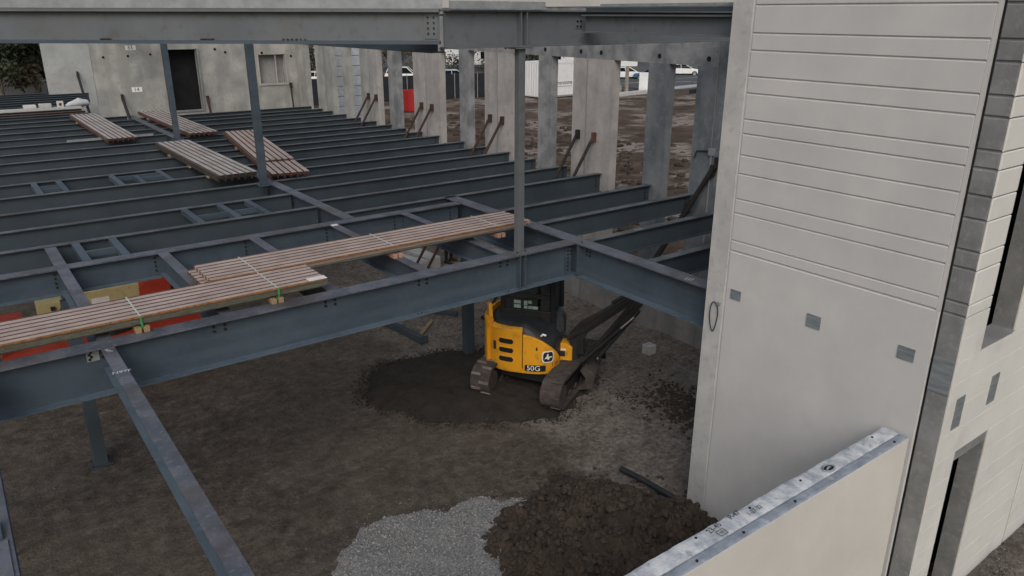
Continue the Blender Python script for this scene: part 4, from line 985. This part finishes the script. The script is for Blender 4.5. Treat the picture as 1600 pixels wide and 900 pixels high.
MB().box(C1-.01, C1, D0+.06, D1-.06, 1.1, 2.38).build('window_pane', 'cab_glass', ex, world=False)
MB().box(C0+.06, C1-.06, D1-.04, D1-.03, 1.5, 2.38).build('window_pane', 'cab_glass', ex, world=False)
MB().box(-.42, .05, .02, .45, 1.42, 1.62).box(-.5, -.40, .02, .45, 1.62, 2.1).build('seat', 'cover_grey', ex, world=False, bevel=.05)
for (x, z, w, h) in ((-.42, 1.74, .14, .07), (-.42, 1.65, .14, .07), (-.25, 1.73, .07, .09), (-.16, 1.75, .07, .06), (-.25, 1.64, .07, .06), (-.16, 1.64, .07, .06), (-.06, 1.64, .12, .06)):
    MB().box(x-w/2, x+w/2, D0+.012, D0+.018, z-h/2, z+h/2).build('pane_reflection', 'reflection_tint', ex, world=False)  # flat pale patches added on the pane in place of glass reflections
MB().box(C0+.05, C1-.05, D0+.0, D0+.04, 1.84, 1.92).build('window_bar', 'black_paint', ex, world=False)
by = -.10
sb = MB().prism([(.28, .56), (.62, .52), (.72, .62), (.72, .90), (.60, .98), (.28, .98)], (0, by+.13, 0), (1, 0, 0), (0, 0, 1), (0, -.28, 0)).build('swing_bracket', 'yellow', ex, world=False, bevel=.03)
MB().box(.45, .58, by-.160, by-.149, .70, .81).build('warning_label', 'ink', sb, world=False); MB().box(.49, .60, by-.160, by-.149, .83, .86).build('warning_strip', 'decal_white', sb, world=False)
MB().tube([(.74, by, .44), (.74, by, 1.06)], .11, 14).build('swing_pin', 'cover_grey', ex, world=False, smooth=True)
def limb(name, pts, ws, th, m, y0, parent=ex):
    """plate girder limb through (x,z) pts with half-heights ws"""
    L, R = [], []
    for i, (x, z) in enumerate(pts):
        a = Vector(pts[max(i-1, 0)]); b = Vector(pts[min(i+1, len(pts)-1)]); d = (b-a).normalized(); nrm = Vector((-d.y, d.x))
        L.append((x+nrm.x*ws[i], z+nrm.y*ws[i])); R.append((x-nrm.x*ws[i], z-nrm.y*ws[i]))
    poly = L+R[::-1]
    return MB().prism(poly, (0, y0-th/2, 0), (1, 0, 0), (0, 0, 1), (0, th, 0)).build(name, m, parent, world=False, bevel=.015)
boom = limb('boom', [(.82, .74), (.78, 1.10), (.94, 1.33), (1.28, 1.58), (1.65, 1.88), (2.05, 2.18), (2.38, 2.34)], [.13, .15, .12, .095, .09, .09, .08], .20, 'black_paint', by)
arm = limb('arm', [(2.42, 2.62), (2.20, 2.32), (1.60, 1.46), (1.15, .84), (.93, .50)], [.08, .11, .085, .075, .06], .15, 'black_paint', by-.02)
limb('bucket', [(.95, .52), (1.12, .36), (1.08, .16), (.86, .06)], [.07, .11, .09, .03], .50, 'rubber', by)
def cyl(name, a, b, ratio, r, y):
    a, b = Vector((a[0], y, a[1])), Vector((b[0], y, b[1])); mid = a+(b-a)*ratio
    c = MB().tube([a, mid], r, 12).build(name, 'black_paint', ex, world=False, smooth=True)
    MB().tube([mid, b], r*.6, 12).build('rod', 'chrome', c, world=False, smooth=True)
cyl('boom_cylinder', (.90, .62), (1.90, 1.70), .76, .038, by-.20)
cyl('bucket_cylinder', (1.98, 1.82), (1.22, .72), .96, .04, by-.14)
cyl('arm_cylinder', (1.45, 1.86), (2.36, 2.56), .7, .04, by)
cyl('swing_cylinder', (.10, .58), (.68, .52), .42, .045, by-.36)
hs_ = MB()
for k, o1_ in enumerate((.02, .05, -.02)):
    hs_.tube([(.62, by-.15, 1.08+o1_), (.76, by-.18, 1.20+o1_), (1.0, by-.14, 1.34+o1_), (1.35, by-.12, 1.62+o1_), (1.8, by-.12, 2.02)], .016, 6)
    hs_.tube([(1.9, by-.12, 1.95+o1_), (1.55, by-.12, 1.48+o1_), (1.2, by-.13, .96+o1_), (1.02, by-.13, .66)], .013, 6)
hs_.build('hoses', 'tyre', boom, world=False, smooth=True)['kind'] = 'stuff'
MB().tube([(.45, by+.0, 1.08), (.55, by-.05, 1.14), (.66, by-.1, 1.10)], .05, 8).build('hose_clamp', 'cover_grey', ex, world=False, smooth=True)
MB().tube([(.18, -.66, 1.26), (.22, -.69, 1.31), (.28, -.68, 1.29)], .022, 8).build('grab_handle', 'decal_white', ex, world=False, smooth=True)

# ------------------------------------------------------------------ things lying on the floor
MBk = top('concrete_block', 'small pale concrete block alone on the floor right of the excavator', 'block', (11.85, 10.75, 0))
MB().box(11.74, 11.96, 10.62, 10.85, .0, .22).build('block', 'block', MBk, bevel=.012); put_text('mark', '376', .09, (11.85, 10.76, .2235), (.8, -.6, 0), (.6, .8, 0), 'ink', MBk)
t = top('steel_tube', 'dark square steel tube lying on the dirt beneath the girder', 'steel tube', (7.95, 14.8, 0))
MB().bar((7.8, 15.9, .12), (8.03, 14.2, .10), .15, .15).build('tube', 'joist_steel', t, bevel=.012)
MB().box(7.93, 8.13, 14.17, 14.19, .02, .2).build('end_plate', 'joist_steel', t)
tag(MB().bar((8.12, 14.55, .05), (8.85, 15.2, .06), .09, .04).build('timber_offcut', 'wood'), 'short timber offcut lying by the dark steel tube', 'timber')
tag(MB().bar((8.75, 16.2, .07), (9.6, 15.2, .07), .10, .10).build('steel_rail', 'joist_steel'), 'dark steel rail lying on the dirt behind the half-buried column', 'steel rail')
for i, (a, b, lb) in enumerate((((9.9, 21.0), (10.67, 18.6), 'left pale concrete strip on the floor under the middle decking'), ((11.0, 20.9), (11.12, 18.8), 'right pale concrete strip on the floor beside the standing person'))):
    tag(MB().bar((a[0], a[1], .18), (b[0], b[1], .18), .42, .36).build('concrete_strip', 'concrete_margin', bevel=.015), lb, 'concrete strip')
bk = MB().tube([(12.35, 18.7, 0), (12.35, 18.7, .34)], [.15, .19], 14); tag(bk.build('bucket', 'black_paint', smooth=True), 'black bucket on the ground beside the standing person', 'bucket')

# ------------------------------------------------------------------ person (only the legs show under the steel)
pe = top('person', 'person in dark trousers and boots standing under the floor steel', 'person', (11.8, 19.08, .0), math.radians(-60))
def skin_body(name, V, E, m, parent, sub=2):
    me = bpy.data.meshes.new(name); me.from_pydata([v[:3] for v in V], E, []); o = bpy.data.objects.new(name, me); COL.objects.link(o)
    md = o.modifiers.new('s', 'SKIN'); 
    for i, v in enumerate(V): me.skin_vertices[0].data[i].radius = (v[3], v[4] if len(v) > 4 else v[3]); 
    me.skin_vertices[0].data[0].use_root = True
    md.use_smooth_shade = True; ms = o.modifiers.new('u', 'SUBSURF'); ms.levels = sub; ms.render_levels = sub
    me2 = bpy.data.meshes.new_from_object(o.evaluated_get(bpy.context.evaluated_depsgraph_get())); bpy.data.objects.remove(o)
    me2.materials.clear(); me2.materials.append(M[m]); q = bpy.data.objects.new(name, me2); COL.objects.link(q); q.parent = parent; return q
V = [(0, 0, .95, .15, .12), (.0, 0, 1.15, .15, .11), (0, 0, 1.38, .19, .12), (0, 0, 1.50, .07, .07), (.01, 0, 1.58, .07, .08), (.02, 0, 1.68, .095, .10), (.02, 0, 1.76, .06, .07),
     (0, .10, .85, .10), (.02, .13, .50, .068), (-.01, .14, .10, .045), (.09, .16, .04, .045),
     (0, -.10, .85, .10), (-.02, -.13, .50, .068), (-.03, -.14, .10, .045), (.07, -.17, .04, .045),
     (0, .22, 1.42, .06), (-.02, .27, 1.14, .045), (.08, .25, .92, .032), (.12, .24, .84, .034), (0, -.22, 1.42, .06), (-.02, -.27, 1.14, .045), (.08, -.25, .92, .032), (.12, -.24, .84, .034)]
Ed = [(0, 1), (1, 2), (2, 3), (3, 4), (4, 5), (5, 6), (0, 7), (7, 8), (8, 9), (9, 10), (0, 11), (11, 12), (12, 13), (13, 14), (2, 15), (15, 16), (16, 17), (17, 18), (2, 19), (19, 20), (20, 21), (21, 22)]
body = skin_body('body', V, Ed, 'denim', pe)
for s in (1, -1):
    hand = []
    for k, (a, l) in enumerate(((-.03, .075), (-.01, .085), (.01, .08), (.03, .065))):
        MB().tube([(.12+a, .24*s, .83), (.13+a, .235*s, .83-l*.55), (.118+a, .225*s, .83-l)], [.010, .009, .007], 6).build('finger', 'skin', pe, world=False, smooth=True)
    MB().tube([(.15, .23*s, .86), (.18, .22*s, .82), (.175, .212*s, .79)], [.012, .011, .008], 6).build('thumb', 'skin', pe, world=False, smooth=True)
    MB().tube([(-.06 if s > 0 else -.08, .14*s, .03), (-.02 if s > 0 else -.04, .14*s, .10), (.10 if s > 0 else .08, .155*s, .06), (.20 if s > 0 else .18, .17*s, .035)], [.04, .055, .05, .035], 8).build('boot', 'boot', pe, world=False, smooth=True)
ve = MB().tube([(0, 0, .98), (0, 0, 1.15), (0, 0, 1.40), (0, 0, 1.47)], [.195, .19, .20, .12], 14); ve.build('vest', 'hivis', pe, world=False, smooth=True)
MB().tube([(.02, 0, 1.70), (.02, 0, 1.75), (.02, 0, 1.80), (.02, 0, 1.83)], [.128, .120, .085, .02], 16).build('hard_hat', 'hard_hat', pe, world=False, smooth=True)

# ------------------------------------------------------------------ boom lift under the steel at left
bl_ = top('boom_lift', 'red and cream boom lift parked under the floor steel at left', 'boom lift', (2.2, 17.4, 0))
MB().box(.1, 3.95, 16.5, 18.1, .45, .85).build('chassis', 'red_paint', bl_, bevel=.05)
for x in (.6, 3.4):
    for y in (16.35, 18.25):
        w = MB().tube([(x, y-.16, .42), (x, y+.16, .42)], .42, 20).build('wheel', 'tyre', bl_, smooth=True)
        MB().tube([(x, y-.17, .42), (x, y+.17, .42)], .2, 14).build('rim', 'cream_paint', w, smooth=True)
MB().tube([(2.1, 17.3, .85), (2.1, 17.3, 1.05)], .55, 20).build('turntable', 'black_paint', bl_)
hd_ = MB().prism([(0, 0), (1.45, 0), (1.42, .5), (1.15, .84), (.45, .98), (.05, .7)], (2.62, 16.95, 1.05), (1, 0, 0), (0, 0, 1), (0, .75, 0)).build('hood', 'red_paint', bl_, bevel=.08)
MB().prism([(.0, .0), (.5, -.04), (.5, .24), (.05, .28)], (3.35, 16.945, 1.55), (1, 0, 0), (0, 0, 1), (0, .02, 0)).build('hood_grille', 'dark_void', hd_)
MB().obox((3.42, 17.22, 1.985), (.97, 0, -.19), (0, 1, 0), (.19, 0, .97), .24, .2, .012).build('hood_vent', 'dark_void', hd_)
MB().box(1.52, 2.75, 16.95, 17.5, 1.28, 1.82).build('boom_section', 'cream_paint', bl_, bevel=.03)
MB().box(1.82, 2.15, 16.943, 16.95, 1.52, 1.66).build('notice', 'paper', bl_); MB().tube([(1.68, 16.946, 1.58), (1.68, 16.94, 1.58)], .07, 14).build('lift_emblem', 'decal_white', bl_)
MB().box(.86, 1.32, 17.0, 17.5, 1.15, 1.72).build('counterweight_box', 'cream_paint', bl_, bevel=.02)
MB().tube([(.98, 16.97, 1.25), (1.15, 16.97, 1.45), (1.30, 16.97, 1.60)], .015, 6).build('latch_bar', 'black_paint', bl_)
for (x, z) in ((1.12, 1.60), (.97, 1.28)): MB().box(x-.04, x+.04, 16.95, 17.0, z-.04, z+.04).build('latch', 'black_paint', bl_)
MB().prism([(0, 0), (.75, .1), (.8, .5), (.1, .55)], (-.2, 17.0, 1.0), (1, 0, 0), (0, 0, 1), (0, .5, 0)).build('front_cover', 'red_paint', bl_, bevel=.05)
MB().tube([(.0, 16.8, .9), (.25, 16.8, 1.5)], .06, 8).build('arm_link', 'red_paint', bl_)
MB().tube([(.42, 16.85, 1.2), (.42, 16.85, 1.55)], .11, 10).build('motor', 'black_paint', bl_, smooth=True)
MB().box(1.9, 4.0, 15.5, 16.3, .55, .95).build('boom_head', 'red_paint', bl_, bevel=.05)

# ------------------------------------------------------------------ outside: fence, bin, container, cars, houses, trees
fn = top('screen_fence', 'black fabric screen fence seen through the slots', 'fence', (33, 60.5, 0))
FA, FB = Vector((22.5, 62.4, 0)), Vector((42.5, 59.1, 0)); nF = 9
for k in range(nF):
    a = FA+(FB-FA)*k/nF; b = FA+(FB-FA)*(k+1)/nF; d = (b-a)*.004
    MB().bar(a+d+Vector((0, 0, 1.1)), b-d+Vector((0, 0, 1.1)), .03, 2.1).build('fabric_panel', 'fence_fabric', fn)
for k in range(nF+1):
    a = FA+(FB-FA)*k/nF; MB().tube([a+Vector((0, -.05, 0)), a+Vector((0, -.05, 2.25))], .035, 8).build('post', 'galv', fn)
rbn = top('red_bin', 'bright red open bin in front of the black fence', 'bin', (31.3, 54.0, 0))
A = Vector((31.3, 54.0, 0))
for (x0, x1, y0, y1) in ((-1.6, 1.6, -.7, -.64), (-1.6, 1.6, .64, .7), (-1.6, -1.54, -.64, .64), (1.54, 1.6, -.64, .64)):
    MB().box(A.x+x0, A.x+x1, A.y+y0, A.y+y1, .15, 1.6).build('wall', 'red_plastic', rbn)
MB().box(A.x-1.6, A.x+1.6, A.y-.7, A.y+.7, .05, .15).build('floor', 'red_plastic', rbn)
for k in range(7): MB().box(A.x-1.5+k*.5-.04, A.x-1.5+k*.5+.04, A.y-.74, A.y-.7, .15, 1.58).build('rib', 'red_plastic', rbn)
ct = top('site_container', 'white ribbed site container with dark lettering', 'container', (46.4, 56.2, 0))
cx0, cx1, cy0, cy1 = 44.0, 50.0, 54.9, 57.4
MB().box(cx0, cx1, cy0, cy1, .15, 3.2).build('shell', 'white_paint', ct)
for k in range(7): MB().box(cx0-.05, cx0, cy0+.1+k*.34, cy0+.22+k*.34, .25, 3.1).build('rib', 'white_paint', ct)
MB().box(cx0-.08, cx1, cy0-.04, cy0, 3.05, 3.25).build('top_rail', 'white_paint', ct); MB().box(cx0-.06, cx1, cy0-.04, cy0, .1, .25).build('bottom_rail', 'galv', ct)
put_text('lettering', 'cornerstone', .5, (46.5, cy0-.02, 1.35), (1, 0, 0), (0, 0, 1), 'ink', ct)
MB().box(45.6, 47.7, cy0-.012, cy0-.001, 1.0, 1.03).build('rule', 'ink', ct)
def car(lb, x, y, rz, paint, suv=False, z=0, tail=False):
    t = top('parked_car', lb, 'car', (x, y, z), rz, 'parked cars outside'); hgt = 1.66 if suv else 1.45
    lo = [(-2.2, .35), (-2.25, .65), (-2.15, .92), (-1.0 if not suv else -1.9, .98), (1.0, .95), (2.05, .80), (2.25, .60), (2.22, .35)]
    mb = MB(); sec = []
    for w, s in ((-.90, .97), (-.80, 1.0), (.80, 1.0), (.90, .97)): sec.append([(px*s, w, pz if abs(w) < .85 else .35+(pz-.35)*.92) for px, pz in lo])
    n = len(lo); mb.v = [v for s in sec for v in s]
    for r in range(3):
        for k in range(n): mb.f.append((r*n+k, r*n+(k+1) % n, (r+1)*n+(k+1) % n, (r+1)*n+k))
    mb.f += [tuple(range(n)), tuple(3*n+k for k in range(n-1, -1, -1))]; mb.build('body', paint, t, world=False, bevel=.04)
    g0, g1 = (-2.05, 1.05) if suv else (-1.75, 1.15); r0, r1 = (-1.75, .25) if suv else (-.95, .30)
    def cabin(s, zb, zt, w0, w1, nm, m, d=0):
        q = MB(); q.add([(g0*s, -w0, zb), (g1*s, -w0, zb), (g1*s, w0, zb), (g0*s, w0, zb), (r0*s, -w1, zt), (r1*s, -w1, zt), (r1*s, w1, zt), (r0*s, w1, zt)], [(3, 2, 1, 0), (4, 5, 6, 7), (0, 1, 5, 4), (1, 2, 6, 5), (2, 3, 7, 6), (3, 0, 4, 7)])
        return q.build(nm, m, t, world=False, bevel=.04)
    cabin(1, .93, hgt-.04, .80, .62, 'window_glass', 'car_glass')
    MB().box(r0-.05, r1+.08, -.64, .64, hgt-.07, hgt).build('roof', paint, t, world=False, bevel=.03)
    for sx in (-1, 1):
        for xx, xt in ((g0, r0), ((g0+g1)/2, (r0+r1)/2), (g1, r1)): MB().bar((xx, .81*sx, .93), (xt, .63*sx, hgt-.04), .05, .08).build('pillar', paint, t, world=False)
        for xx in (-1.38, 1.38):
            w = MB().tube([(xx, sx*.72, .33), (xx, sx*.92, .33)], .33, 16).build('wheel', 'tyre', t, world=False, smooth=True); MB().tube([(xx, sx*.90, .33), (xx, sx*.93, .33)], .2, 12).build('rim', 'galv', w, world=False)
        MB().box(2.16, 2.24, sx*.62-.14, sx*.62+.14, .62, .74).build('headlight', 'decal_white', t, world=False); MB().box(-2.24, -2.13, sx*.68-.1, sx*.68+.1, .68, .9).build('tail_light', 'tail_red', t, world=False)
    return t
IR = math.atan2(-.597, .802)
car('white estate car parked behind the black fence, left of the container', 43.3, 78.3, IR, 'car_white', True)
car('silver-blue car parked behind the fence, between the red bin and front column', 47.0, 74.0, IR+.2, 'car_silver')
car('white car parked farthest left, showing in the narrow far slot', 33.2, 80.0, IR+PI, 'car_white')
car('dark blue car parked behind the white container', 61.5, 69.0, IR+.2, 'car_blue')
car('white car parked just left of the wooden post', 66.0, 66.5, IR+.3, 'car_white')
car('blue car with red tail light behind the white sign board', 67.5, 63.3, IR+2.6, 'car_blue')
car('white car at the far right slot, mostly behind the pillar', 75.8, 66.4, IR, 'car_white')
lot = MB().box(46, 130, 58.0, 130, -.3, .17); tag(lot.build('car_park', 'asphalt'), kind='structure')
lt2 = MB().box(58, 130, 52.6, 58.0, -.3, .168); tag(lt2.build('car_park', 'asphalt'), kind='structure')
for k in range(4):
    a = Vector((59+k*4.6, 62-k*2.0, .176)); tag(MB().bar(a, a+Vector((5.2, -1.2, 0)), .14, .006).build('parking_line', 'road_paint'), kind='structure')
kb = MB().bar((50.5, 52.9, .1), (66, 54.4, .14), .9, .34); tag(kb.build('kerb', 'concrete_margin'), kind='structure')
kb = MB().bar((59, 50.4, .15), (76, 55.2, .2), .3, .5); tag(kb.build('edge_board', 'fence_fabric'), 'black edge board along the car park at right', 'edge board')
t = top('sign_board', 'blank white sign board standing by the car park', 'sign', (56.5, 54.0, 0))
MB().obox((56.5, 54.0, 1.05), (.80, -.6, 0), (.6, .8, 0), (0, 0, 1), .65, .03, .85).build('board', 'white_paint', t)
for s in (-.5, .5): MB().tube([(56.5+.8*s, 54.05-.6*s, 0), (56.5+.8*s, 54.05-.6*s, .4)], .04, 6).build('leg', 'galv', t)
tag(MB().box(53.55, 53.80, 53.65, 53.9, 0, 2.6).build('wooden_post', 'wood_grey', bevel=.02), 'tall wooden post beside the white sign board', 'post')
tag(MB().box(52.9, 53.15, 53.9, 54.15, 0, .9).build('wooden_stake', 'wood_grey', bevel=.02), 'short wooden stake beside the tall wooden post', 'stake')
t = top('wire_fence', 'thin wire fence with a galvanised corner post at the right slot', 'fence', (64, 53.5, 0))
for p in ((57.6, 53.0), (66.2, 53.6)): MB().tube([(p[0], p[1], 0), (p[0], p[1], 2.4)], .11, 8).build('post', 'galv', t)
for z in (2.3, 1.2, .5): MB().tube([(57.6, 53.0, z), (66.2, 53.6, z)], .02, 6).build('wire', 'galv', t)
def house(lb, x, y, rz, w, d, h, m, name='house'):
    t = top(name, lb, 'house', (x, y, 0), rz)
    MB().box(-w/2, w/2, -d/2, d/2, -.2, h).build('wall', m, t, world=False)
    MB().prism([(-d/2-.4, 0), (d/2+.4, 0), (0, h*.45)], (-w/2-.3, 0, h), (0, 1, 0), (0, 0, 1), (w+.6, 0, 0)).build('roof', 'roof_grey', t, world=False)
    for fl in range(int(h//2.7)):
        for k in range(int(w//3)):
            xx = -w/2+1.5+k*3; q = MB().box(xx-.5, xx+.5, -d/2-.04, -d/2, .9+fl*2.7, 2.1+fl*2.7).build('window', 'house_white', t, world=False)
            MB().box(xx-.42, xx+.42, -d/2-.05, -d/2-.041, .98+fl*2.7, 2.02+fl*2.7).build('pane', 'car_glass', q, world=False)
    return t
h1 = house('cream house with white porch railing beyond the farthest slot', 42, 104, IR, 12, 8, 5.6, 'house_cream')
for k in range(12): MB().box(-5.5+k*.9, -5.35+k*.9, -4.9, -4.8, .3, 1.3).build('baluster', 'house_white', h1, world=False)
MB().box(-6, 6, -4.95, -4.75, 1.3, 1.45).build('railing', 'house_white', h1, world=False)
for k in range(5): MB().box(-5.8+k*2.8, -5.5+k*2.8, -4.95, -4.7, 0, 3.0).build('porch_post', 'house_white', h1, world=False)
MB().box(-6.2, 6.2, -5.2, -4, 3.0, 3.3).build('porch_roof', 'house_white', h1, world=False)
house('white house beyond the car park behind the silver-blue car', 68, 101, IR, 12, 8, 5.6, 'house_white')
house('white garage block beyond the container', 80, 88, IR, 13, 7, 5.6, 'house_white', 'garage_block')
def tree(lb, x, y, h, r, seed, m='leaf', trunk=.22, nleaf=5200, crown0=.25, pale=True, cat='tree'):
    rd = random.Random(seed); t = top('tree' if cat == 'tree' else 'bush', lb, cat, (x, y, 0)); mb = MB()
    mb.tube([(0, 0, -.1), (.1, 0, h*.3), (-.05, .1, h*.6), (0, 0, h*.95)], [trunk, trunk*.75, trunk*.45, .04], 8)
    for k in range(9):
        a = rd.uniform(0, 6.28); z0 = h*rd.uniform(.25, .8); l = r*rd.uniform(.6, 1)*(1.1-z0/h)
        mb.tube([(0, 0, z0), (math.cos(a)*l*.5, math.sin(a)*l*.5, z0+l*.2), (math.cos(a)*l, math.sin(a)*l, z0+l*.45)], [trunk*.3, trunk*.2, .02], 6)
    mb.build('trunk', 'bark', t, world=False, smooth=True)
    cl = [(rd.uniform(0, 6.28), rd.random()**.5, rd.uniform(crown0, 1)) for _ in range(46)]; lf = MB()
    for k in range(nleaf):
        a, q, zz = rd.choice(cl); R = r*(1.05-.75*max(0, zz-.45)/.55)
        c = Vector((math.cos(a)*q*R+rd.gauss(0, r*.12), math.sin(a)*q*R+rd.gauss(0, r*.12), zz*h+rd.gauss(0, r*.10))); s = rd.uniform(.10, .26)
        u = Vector((rd.gauss(0, 1), rd.gauss(0, 1), rd.gauss(0, 1))).normalized(); v = u.orthogonal().normalized()
        lf.add([c-u*s, c+v*s*.5, c+u*s, c-v*s*.5], [(0, 1, 2, 3)])
    o = lf.build('crown', m, t, world=False); return t
for i, (x, y, h, r, lb, m, p) in enumerate(((3.0, 70, 13, 4.2, 'dark evergreen at the left frame edge behind the floor steel', 'leaf', 1), (7.0, 73, 12, 4.0, 'dark evergreen just left of the farthest wall panel', 'leaf', 1), (5.0, 82, 14, 5.2, 'tall dark evergreen between and behind the two left trees', 'leaf', 0), (10.6, 80, 13, 5, 'dark evergreen mostly hidden behind the farthest wall panel', 'leaf', 0), (0.5, 90, 15, 6, 'tall dark evergreen farthest back at the left edge', 'leaf', 0), (8.5, 95, 15, 6.5, 'tall dark evergreen farthest back behind the left trees', 'leaf', 0))):
    tree(lb, x, y, h, r, 20+i, 'leaf_brown' if i in (1, 3) else m, .3, 12000, .2)
for i, (x, y, h, r, lb) in enumerate(((48.5, 92, 7, 4.5, 'brown leafless-looking bush behind the white estate car'), (58.5, 88, 7, 4.5, 'grey-brown bush beyond the silver-blue car'), (36.5, 92, 7, 4, 'brown bush beside the cream house'), (66, 84, 5, 4, 'low brown bush behind the white container'))):
    tree(lb, x, y, h, r, 50+i, 'leaf_brown', .15, 4200, .08, cat='bush')
tag(MB().bar((2.0, 60, .6), (9.5, 58.5, .6), .08, 1.2).build('timber_fence', 'bark'), 'low brown timber fence in front of the left trees', 'fence')
